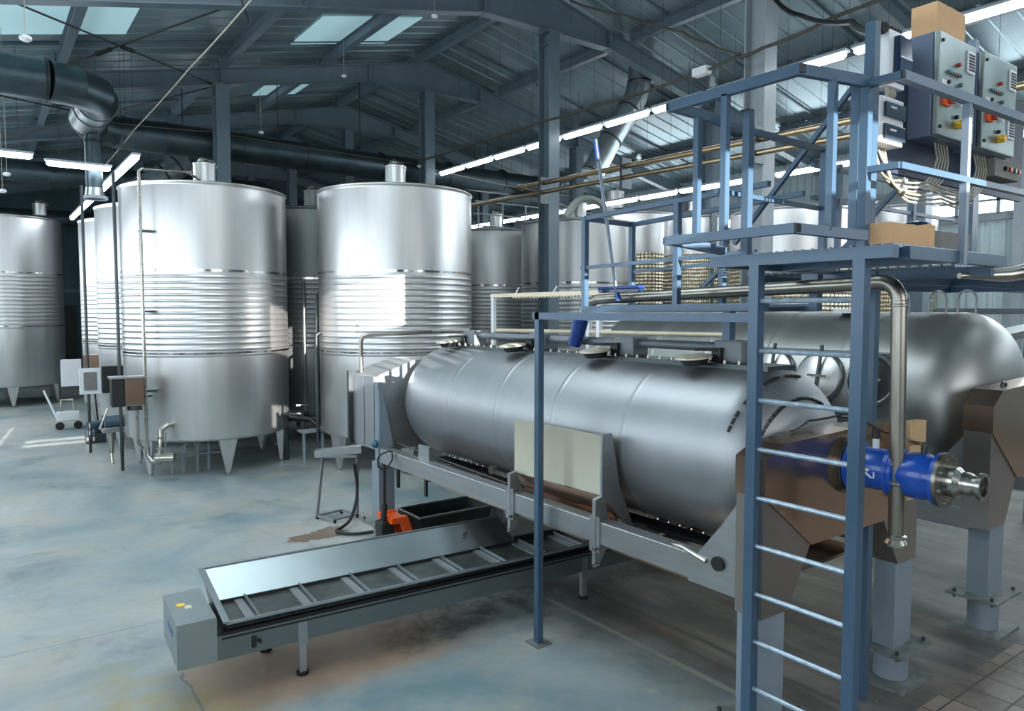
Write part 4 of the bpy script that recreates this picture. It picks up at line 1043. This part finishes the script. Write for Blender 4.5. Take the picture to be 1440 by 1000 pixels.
# cable looms
ordw = ('first','second','third','fourth','fifth','sixth')
for i in range(6):
    x = 4.46+.04*i; dz = .022*i; dy = .012*(i%3)
    cable([(x,2.38,4.02),(x+.005,2.33+dy,3.93-dz*.3),(x+.10,2.33+dy,3.84-dz*.5),(x+.30,2.34+dy,3.83-dz),(5.2+.06*i,2.36+dy,3.87-dz),(5.9,2.36+dy,3.84-dz*.8)], .0075, cable_grey if i % 2 else mat('cable_cream',(128,120,100),0,.5), 'pale cable looping from the breaker box into the loom, %s from left' % ordw[i], grp='loom cables from the breaker box', sag=.012)
for j, x0 in enumerate((5.42, 6.05)):
    for i in range(5):
        cable([(x0+.045*i,2.42,4.18),(x0+.042*i-.02,2.39,4.06),(x0+.05*i-.14,2.37,3.93),(x0-.30+.03*i,2.36,3.85-.01*i)], .0065, cable_grey, 'pale cable hanging from the underside of the %s cabinet, %s strand' % (('left','right')[j], ordw[i]), grp='cables hanging under the %s cabinet' % ('left','right')[j], sag=.01)
t = thing('button_box', (6.55, 2.33, 4.1), 'small grey button box under the right cabinet', 'button box')
MB().bev(6.28,6.75,2.36,2.50,4.03,4.17,.008).build('body', greybox, t)
for x, m_ in ((6.45,black_mat),(6.53,red_m),(6.62,green_m),(6.69,red_m)): MB().cyl((x,2.36,4.1),(x,2.335,4.1), .018, 12).build('button', m_, t, True)

# boxes
def carton_box(x0,x1,y0,y1,z0,z1,m,label,flap=False):
    t = thing('carton', ((x0+x1)/2,(y0+y1)/2,z0), label, 'box')
    MB().bev(x0,x1,y0,y1,z0,z1,.004).build('body', m, t)
    MB().box((x0+x1)/2-.02,(x0+x1)/2+.02,y0-.001,y1+.001,z1,z1+.002).build('tape', cable_grey, t)
    if flap: MB().prism([(x1-.1,y0,z1),(x1,y0,z1),(x1,y1,z1),(x1-.05,y1,z1)], (0,0,0), (0,0,.015)).build('flap', m, t)
    return t
carton_box(5.20,5.62,2.33,2.50,4.852,5.05,carton,'plain brown carton on top of the left electrical cabinet')
carton_box(4.12,4.66,2.06,2.30,3.378,3.50,carton,'low brown carton on the platform deck behind the rail', True)
carton_box(4.72,5.30,2.12,2.36,3.378,3.50,greybox,'grey stained box on the platform deck, right of the brown carton')
solo('dark_bag', MB().lathe([(.0001,0),(.09,0),(.10,.03),(.07,.07),(.0001,.09)], (4.95,2.3,3.503), n=18), navy, 'small dark blue bag lying on the grey box', 'bag', smooth=True)

# ------------------------------------------------------------------ walkway over the near press, pipe and brush
W = thing('walkway', (4.95, 4.2, 3.0), 'blue railed walkway above the near press, left of the platform', 'walkway')
def wr(n, p, q, w=.04, h=.04, m=blue_paint): return MB().bar(p, q, w, h, up=(0,0,1)).build(n, m, W)
wr('floor_beam', (4.65,3.2,3.035),(4.65,5.19,3.02), .06,.06)
wr('floor_beam', (5.25,3.2,3.03),(5.25,5.18,3.02), .06,.06)
wr('floor_beam', (4.65,5.16,3.02),(5.25,5.16,3.02), .05,.06)
MB().box(4.67,5.23,3.25,5.14,3.03,3.04).build('floor_plate', grating_m, W)
for x, y in ((4.65,5.17),(4.65,4.05),(5.25,5.15),(5.25,4.06)): wr('post', (x,y,3.04),(x,y,3.88), .05,.05)
wr('rail', (4.65,5.17,3.87),(4.65,3.2,3.92)); wr('rail', (5.25,5.15,3.85),(5.25,3.3,3.92)); wr('rail', (4.65,5.16,3.865),(5.25,5.16,3.85))
wr('rail', (4.65,5.22,3.41),(4.65,3.3,3.44), .03,.03); wr('rail', (5.25,5.15,3.39),(5.25,3.7,3.43), .03,.03)
wr('support', (4.68,3.55,2.78),(4.68,3.55,3.0), .07,.07)
wr('support', (4.68,3.55,2.96),(4.02,3.55,2.96), .06,.05)
wr('support', (5.2,3.15,3.0),(5.2,3.15,3.29), .07,.07)
wr('diagonal_brace', (5.3,3.92,3.52),(5.3,4.38,3.17), .035,.035)
t = thing('filling_pipe', (4.97, 3.9, 3.12), 'thick steel pipe lying along the walkway then dropping beside the ladder', 'pipe')
pr = [(4.95,5.52,2.98),(4.95,5.50,3.04),(4.95,5.44,3.09),(4.95,5.30,3.12),(4.95,4.2,3.15),(4.93,2.65,3.19)]+arc((4.93,2.52,3.07), .13, PI/2, 0, (0,-1,0), (0,0,1), 7)
MB().tube(pr, .05, 20).build('pipe', pipe_dull, t, True)
MB().tube([(4.93,2.39,3.07),(4.93,2.36,1.50)], .05, 20).build('drop_pipe', pipe_dull, t, True)
MB().lathe([(.052,0),(.062,.01),(.062,.03),(.052,.04)], (4.93,2.366,1.84), n=24, closed=True).build('clamp', pipe_steel, t, True)
MB().lathe([(.05,0),(.07,.005),(.072,.02),(.056,.05),(.066,.06),(.066,.072),(.05,.08)], (4.93,2.36,1.43), n=24, closed=True).build('coupling', pipe_steel, t, True)
for z in (3.03,): MB().lathe([(.051,0),(.056,.005),(.056,.015),(.051,.02)], (4.93,2.39,z), n=24, closed=True).build('weld', pipe_dull, t, True)
solo('blue_sleeve', MB().tube([(4.95,5.54,2.97),(4.95,5.56,2.93),(4.95,5.60,2.80),(4.95,5.66,2.66)], [.05,.085,.075,.068], 20), blue_plastic, 'deep blue sleeve hanging from the left end of the filling pipe', 'sleeve', smooth=True)
t = thing('floor_brush', (4.66, 4.9, 3.1), 'long-handled blue floor brush leaning against the walkway rail', 'brush')
MB().tube([(4.80,4.90,3.16),(4.68,5.05,4.5)], .016, 10).build('handle', pale_blue, t, True)
MB().tube([(4.685,5.04,4.38),(4.67,5.06,4.58)], .021, 12).build('grip', blue_plastic, t, True)
MB().tube([(4.81,4.885,3.10),(4.80,4.90,3.22)], [.03,.02], 12).build('socket', blue_plastic, t, True)
MB().bev(4.78,4.86,4.60,5.14,3.205,3.235,.01).build('head', blue_plastic, t)
MB().bev(4.785,4.855,4.61,5.13,3.175,3.205,.004).build('bristles', navy, t)

# white pipe rack behind the near press
t = thing('pipe_rack', (6.7, 8.3, 0), 'pale rack with notched top bar behind the near press', 'rack')
MB().box(6.66,6.72,6.4,9.65,3.22,3.28).build('top_bar', cream_pipe, t)
for y in (9.6, 7.35, 7.15): MB().box(6.66,6.72,y-.03,y+.03,0,3.22).build('post', white_m, t)
tt = MB()
for j in range(30): tt.box(6.67,6.71,7.0+j*.07,7.03+j*.07,3.2,3.22)
tt.build('notches', cream_pipe, t)
for y in (9.0, 8.1): MB().bar((6.69,y,3.28),(6.69,y-.07,3.36), .015).build('pin', white_m, t)
MB().tube([(6.69,5.0,2.74),(6.69,9.55,2.70)], .03, 10).build('lower_pipe', cream_pipe, t, True)

# thin supply pipe at the left end of the near press
solo('water_pipe', MB().tube([(4.18,9.12,1.22),(4.18,9.12,2.60),(4.2,9.10,2.66),(4.26,9.08,2.68),(5.15,8.9,2.72),(5.15,7.9,2.76)], .028, 10), pipe_dull, 'slim pipe rising at the left end of the near press and running over its drum', 'pipe', smooth=True)
solo('valve_knob', MB().lathe([(.0001,0),(.05,0),(.055,.03),(.03,.06),(.0001,.07)], (4.06,8.43,1.32), (-1,0,0), n=14), mat('teal_valve',(40,90,104),.3,.4), 'small teal valve on the grey press leg above the pallet jack', 'valve', smooth=True)

# ------------------------------------------------------------------ conveyor
ux = V((1,-.061,0)).normalized(); uy = V((.061,1,0)).normalized()
CO = V((1.14,5.807,0))
def cp(a, b, z): return CO+ux*a+uy*b+V((0,0,z))
K = thing('belt_conveyor', tuple(cp(2.3,.35,0)), 'low stainless trough conveyor with cross slats in the foreground', 'conveyor')
def cprism(n, prof, a0, a1, m):  # prof in (b,z)
    return MB().prism([cp(a0,b,z) for b,z in prof], (0,0,0), ux*(a1-a0)).build(n, m, K)
cprism('motor_box', [(0,.29),(.72,.29),(.72,.64),(0,.64)], 0, .285, conveyor_steel)
cprism('frame', [(0,.295),(.72,.295),(.72,.485),(0,.485)], .285, 4.75, frame_steel_shaded)
cprism('side_strip', [(-.006,.455),(.0,.455),(.0,.468),(-.006,.468)], .32, 4.6, black_mat)
cprism('side_gap', [(.03,.485),(.70,.485),(.70,.50),(.03,.50)], .29, 4.6, black_mat)
L0, L1 = .35, 3.72
cprism('front_lip', [(-.03,.575),(-.03,.59),(.01,.59),(.10,.515),(.10,.50),(.0,.56)], L0, L1+.5, conveyor_steel)
cprism('back_panel', [(.64,.50),(.64,.515),(.98,.705),(1.01,.705),(1.01,.69),(.99,.69)], L0, 3.45, conveyor_steel)
MB().prism([cp(L0,-.03,.59),cp(L0,1.01,.705),cp(L0,.64,.50),cp(L0,.10,.50)], (0,0,0), ux*.02).build('end_panel', conveyor_steel, K)
MB().bar(cp(L0,-.03,.595), cp(L0,1.01,.71), .05, .015, up=(0,0,1)).build('end_rim', conveyor_steel, K)
MB().bar(cp(L0,1.0,.712), cp(3.45,1.0,.712), .03, .012, up=(0,0,1)).build('back_rim', conveyor_steel, K)
cprism('belt', [(.09,.495),(.66,.495),(.66,.507),(.09,.507)], L0+.02, 4.5, belt_m)
cprism('skirt', [(.62,.508),(.64,.508),(.64,.53),(.62,.53)], L0+.02, 4.5, black_mat)
for j in range(8):
    a = L0+.28+j*.475
    MB().bar(cp(a,.105,.530), cp(a,.625,.530), .012, .045, up=(0,0,1)).build('slat', conveyor_steel, K)
    MB().bar(cp(a-.055,.105,.512), cp(a-.055,.625,.512), .07, .010, up=(0,0,1)).build('slat_foot', sheet_steel, K)
cprism('guide_frame', [(.0,.50),(.04,.50),(.04,.56),(.0,.56)], L1+.5, 4.75, dark_steel)
cprism('guide_frame', [(.66,.50),(.70,.50),(.70,.56),(.66,.56)], 3.45, 4.75, dark_steel)
for a, b in ((.95,.03),(3.9,.03),(.80,.62),(3.75,.62)):
    l = MB().bar(cp(a,b,.02), cp(a,b,.44), .055, .055, up=ux).build('leg', sheet_steel, K)
    MB().bar(cp(a,b-.022,.25), cp(a,b-.022,.45), .075, .02, up=uy).build('leg_sleeve', conveyor_steel, l)
    MB().cyl(cp(a,b,0), cp(a,b,.03), .05, 16).build('foot', black_mat, l, True)
MB().bev(1,1,1,1,1,1,.0) if False else None
MB().bar(cp(.56,-.008,.34), cp(.56,-.008,.43), .035, .012, up=uy).build('latch', black_mat, K)
MB().cyl(cp(.60,-.0,.385), cp(.60,-.035,.385), .015, 10).build('latch_knob', black_mat, K, True)
st = MB().cyl(cp(.09,.42,.64), cp(.09,.42,.6415), .035, 20).build('warning_sticker', yellow, K)
MB().bar(cp(.135,.31,.6405), cp(.135,.38,.6405), .05, .001, up=(0,0,1)).build('small_label', mat('pale_label',(196,188,150),0,.6), K)
# blue maker's plate on the end of the motor box
MB().bar(cp(-.001,.22,.50), cp(-.001,.46,.50), .004, .055, up=(0,0,1)).build('name_plate', mat('plate_blue',(36,88,140),0,.4), K)
MB().bar(cp(2.9,.80,.64), cp(2.95,.82,.66), .03, .012, up=(0,0,1)).build('hook', black_mat, K)

# ------------------------------------------------------------------ pallet jack and grape bin
t = thing('pallet_jack', (4.2, 8.1, 0), 'orange pallet jack with black handle under the left end of the press', 'pallet jack')
for b in (-.14,.20):
    MB().bar((4.30,8.18+b,.085),(5.45,8.18+b,.085), .14, .05, up=(0,0,1)).build('fork', orange, t)
MB().prism([(4.02,7.95,.40),(4.02,7.95,.47),(4.24,7.95,.47),(4.38,7.95,.06),(4.27,7.95,.06),(4.17,7.95,.40)], (0,0,0), (0,.10,0)).build('frame', orange, t)
MB().prism([(4.02,8.26,.40),(4.02,8.26,.47),(4.24,8.26,.47),(4.38,8.26,.06),(4.27,8.26,.06),(4.17,8.26,.40)], (0,0,0), (0,.10,0)).build('frame', orange, t)
MB().box(4.03,4.22,8.05,8.26,.42,.46).build('frame', orange, t)
MB().bev(3.92,4.10,8.02,8.22,.10,.42,.03).build('pump_unit', black_mat, t)
MB().tube([(3.98,8.10,.40),(4.0,8.10,.62)], .035, 10).build('handle_socket', black_mat, t, True)
MB().tube([(4.0,8.10,.6),(4.0,8.10,1.12)], .018, 10).build('handle', black_mat, t, True)
lp = [(4.0,8.10,1.04),(3.93,8.13,1.10),(3.925,8.13,1.19),(3.96,8.13,1.24),(4.04,8.06,1.29),(4.085,8.05,1.27),(4.085,8.05,1.18),(4.04,8.07,1.10),(4.0,8.10,1.06)]
MB().tube(lp, .011, 8).build('handle_loop', black_mat, t, True)
for y in (8.06, 8.18): MB().cyl((4.0,y-.025,.085),(4.0,y+.025,.085), .085, 18).build('wheel', black_mat, t, True)
t = thing('grape_bin', (4.95, 8.28, 0), 'open dark stainless bin on the pallet jack behind the conveyor', 'bin')
bz0, bz1 = .115, .40
c = [V((4.42,7.98,0)),V((4.42,8.58,0)),V((5.52,8.58,0)),V((5.52,7.98,0))]; cen = V((4.97,8.28,0))
for i in range(4):
    a, b = c[i], c[(i+1)%4]
    ia, ib = a.lerp(cen,.03), b.lerp(cen,.03); ba, bb = a.lerp(cen,.08), b.lerp(cen,.08); bia, bib = a.lerp(cen,.11), b.lerp(cen,.11)
    zt_, zb_ = V((0,0,bz1)), V((0,0,bz0))
    MB().add([a+zt_,b+zt_,ib+zt_,ia+zt_,ba+zb_,bb+zb_,bib+zb_,bia+zb_], [(0,1,2,3),(7,6,5,4),(0,4,5,1),(1,5,6,2),(2,6,7,3),(3,7,4,0)]).build('wall', dark_steel, t)
    MB().bar(a+zt_, b+zt_, .025, .02, up=(0,0,1)).build('rim', sheet_steel, t)
MB().prism([p.lerp(cen,.1)+V((0,0,bz0)) for p in c], (0,0,0), (0,0,.02)).build('floor_panel', dark_steel, t)

# hose stand
t = thing('hose_stand', (4.1, 9.9, 0), 'small stainless stand with angled top tray left of the press', 'stand')
fx = [(3.90,10.07),(4.02,9.72),(4.40,9.80),(4.30,10.14)]
for x, y in (fx[0], fx[2]):
    MB().bar((x,y,.06),(x+(.05 if x<4 else -.1)*0+.10*(1 if x<4 else 0),y-.02,.98), .035).build('leg', sheet_steel, t)
MB().bar((4.0,10.05,.9),(4.40,9.8,.9), .03).build('leg_brace', sheet_steel, t)
for a, b in ((0,1),(1,2),(0,3),(3,2)):
    MB().bar((*fx[a],.05),(*fx[b],.05), .03).build('base_bar', sheet_steel, t)
for x, y in fx: MB().cyl((x,y,0),(x,y,.05), .022, 10).build('foot', black_mat, t, True)
MB().prism([(3.86,10.04,.99),(4.41,9.66,1.06),(4.50,9.80,1.06),(3.95,10.18,.99)], (0,0,0), (0,0,.012)).build('tray', sheet_steel, t)
MB().bar((3.86,10.04,.95),(4.41,9.66,1.02), .012, .10, up=(0,0,1)).build('tray_edge', sheet_steel, t)
pts = [(4.36,9.80,.80),(4.38,9.76,.5),(4.30,9.62,.28),(4.12,9.42,.10),(3.95,9.35,.03),(3.86,9.28,.03),(3.88,9.12,.03),(4.0,9.0,.03),(4.15,8.95,.03),(4.3,8.9,.04),(4.45,8.9,.04),(4.6,8.95,.03)]
sm = []
for i in range(len(pts)-1):
    p0, p1, p2, p3 = V(pts[max(0,i-1)]), V(pts[i]), V(pts[i+1]), V(pts[min(len(pts)-1,i+2)])
    for j in range(5):
        s_ = j/5; sm.append(.5*((2*p1)+(p2-p0)*s_+(2*p0-5*p1+4*p2-p3)*s_**2+(3*p1-p0-3*p2+p3)*s_**3))
sm.append(V(pts[-1]))
solo('rubber_hose', MB().tube(sm, .022, 10), black_mat, 'black rubber hose curling down from the stand and over the floor', 'hose', smooth=True)
solo('yellow_cap', MB().lathe([(.0001,0),(.025,0),(.022,.03),(.0001,.035)], (4.41,2.98,.301), n=14), yellow, 'small yellow cap on the leg plate behind the ladder', 'cap', smooth=True)
solo('black_bucket', MB().lathe([(.0001,0),(.05,0),(.062,.11),(.055,.11),(.045,.01),(.0001,.01)], (4.02,3.22,.0), n=20), black_mat, 'small black pot on the floor left of the ladder foot', 'pot', smooth=True)

# machinery right of the second press
t = thing('loading_chute', (12.0, 4.0, 0), 'pale sloping chute at the right edge behind the large press', 'chute')
MB().bar((11.3,4.5,2.55),(13.2,3.4,3.0), .5, .10, up=(0,0,1)).build('trough', sheet_steel, t)
MB().box(12.0,12.08,3.9,3.98,0,2.6).build('leg', light_paint, t)
MB().box(12.9,12.98,3.5,3.58,0,2.8).build('leg', light_paint, t)
t = thing('handrail', (13, 5, 3.2), 'dark sloping handrail and ledge on the right behind the large press', 'railing')
MB().bar((12.2,5.6,3.42),(14.5,4.6,3.30), .05).build('rail', frame_paint, t)
MB().box(12.9,16.5,5.2,5.7,2.95,3.05).build('ledge', dark_steel, t)
for x in (13.2,16.2): MB().box(x,x+.08,5.4,5.48,0,2.95).build('post', dark_steel, t)

# ------------------------------------------------------------------ lights
def area(name, loc, rot, sx, sy, power, col=(1,1,1)):
    l = bpy.data.lights.new(name, 'AREA'); l.shape = 'RECTANGLE'; l.size = sx; l.size_y = sy; l.energy = power; l.color = col
    o = bpy.data.objects.new(name, l); o.location = loc; o.rotation_euler = rot; COL.objects.link(o); return o
# added fill light just inside the near wall, which has no gate
area('rear_fill', (5.5,-6.8,4.6), (PI/2,0,0), 9, 3.6, 390, (.95,.98,1))
area('side_window_daylight', (X1-.3,8,5.9), (0,PI/2,0), .7, 30, 650, (.85,.94,1))
area('left_fill', (X0+.2,6,3.7), (0,-PI/2,0), 2.8, 24, 130, (.80,.95,1))  # added fill in front of the unseen left windows
area('roof_fill', (2.4,6.0,roofz(2.4)-.15), (0,-.216,0), 3.8, 2.4, 150, (.86,.96,1))  # added overhead fill below the unseen roof sheets
area('roof_fill', (2.4,9.6,roofz(2.4)-.15), (0,-.216,0), 3.8, 3.6, 250, (.86,.96,1))
area('roof_fill', (-1.5,24,roofz(-1.5)-.3), (0,-.216,0), 2.4, 5, 300, (.84,.97,1))  # added fill for the tank at the left edge
area('roof_fill', (18.6,3.6,roofz(18.6)-.4), (0,.216,0), 3, 4, 520, (.84,.95,1))  # added fill for the window wall and the second press
for ax_, ay_ in ((-1.4,15.0),(13.2,-1.0)):
    area('roof_fill', (ax_,ay_,roofz(ax_)-.12), (0,0,0), 2.2, 2.2, 170, (.80,.94,1))  # further added fill under the roof, out of view
sun = bpy.data.lights.new('sun', 'SUN'); sun.energy = 22; sun.angle = .003; sun.color = (1,.95,.88)
so = bpy.data.objects.new('sun', sun); COL.objects.link(so)
so.rotation_euler = V((.12,.96,-.235)).to_track_quat('-Z','Y').to_euler()
w = bpy.data.worlds.new('world'); S.world = w; w.use_nodes = True
nt = w.node_tree; bg = nt.nodes['Background']
bg.inputs['Color'].default_value = (.55,.72,.82,1); bg.inputs['Strength'].default_value = .55

# ------------------------------------------------------------------ camera
cam = bpy.data.cameras.new('camera'); co = bpy.data.objects.new('camera', cam); COL.objects.link(co)
co.location = (0,0,3.0)
cam.sensor_width = 36; cam.sensor_fit = 'HORIZONTAL'; cam.lens = 1028/1440*36
co.rotation_euler = (PI/2-math.radians(3.45), 0, -math.radians(36.3))
cam.clip_end = 200; cam.clip_start = .05
S.camera = co
S.view_settings.view_transform = 'Standard'; S.view_settings.look = 'None'
S.view_settings.gamma = 1; S.view_settings.exposure = 0.08; S.view_settings.use_curve_mapping = False
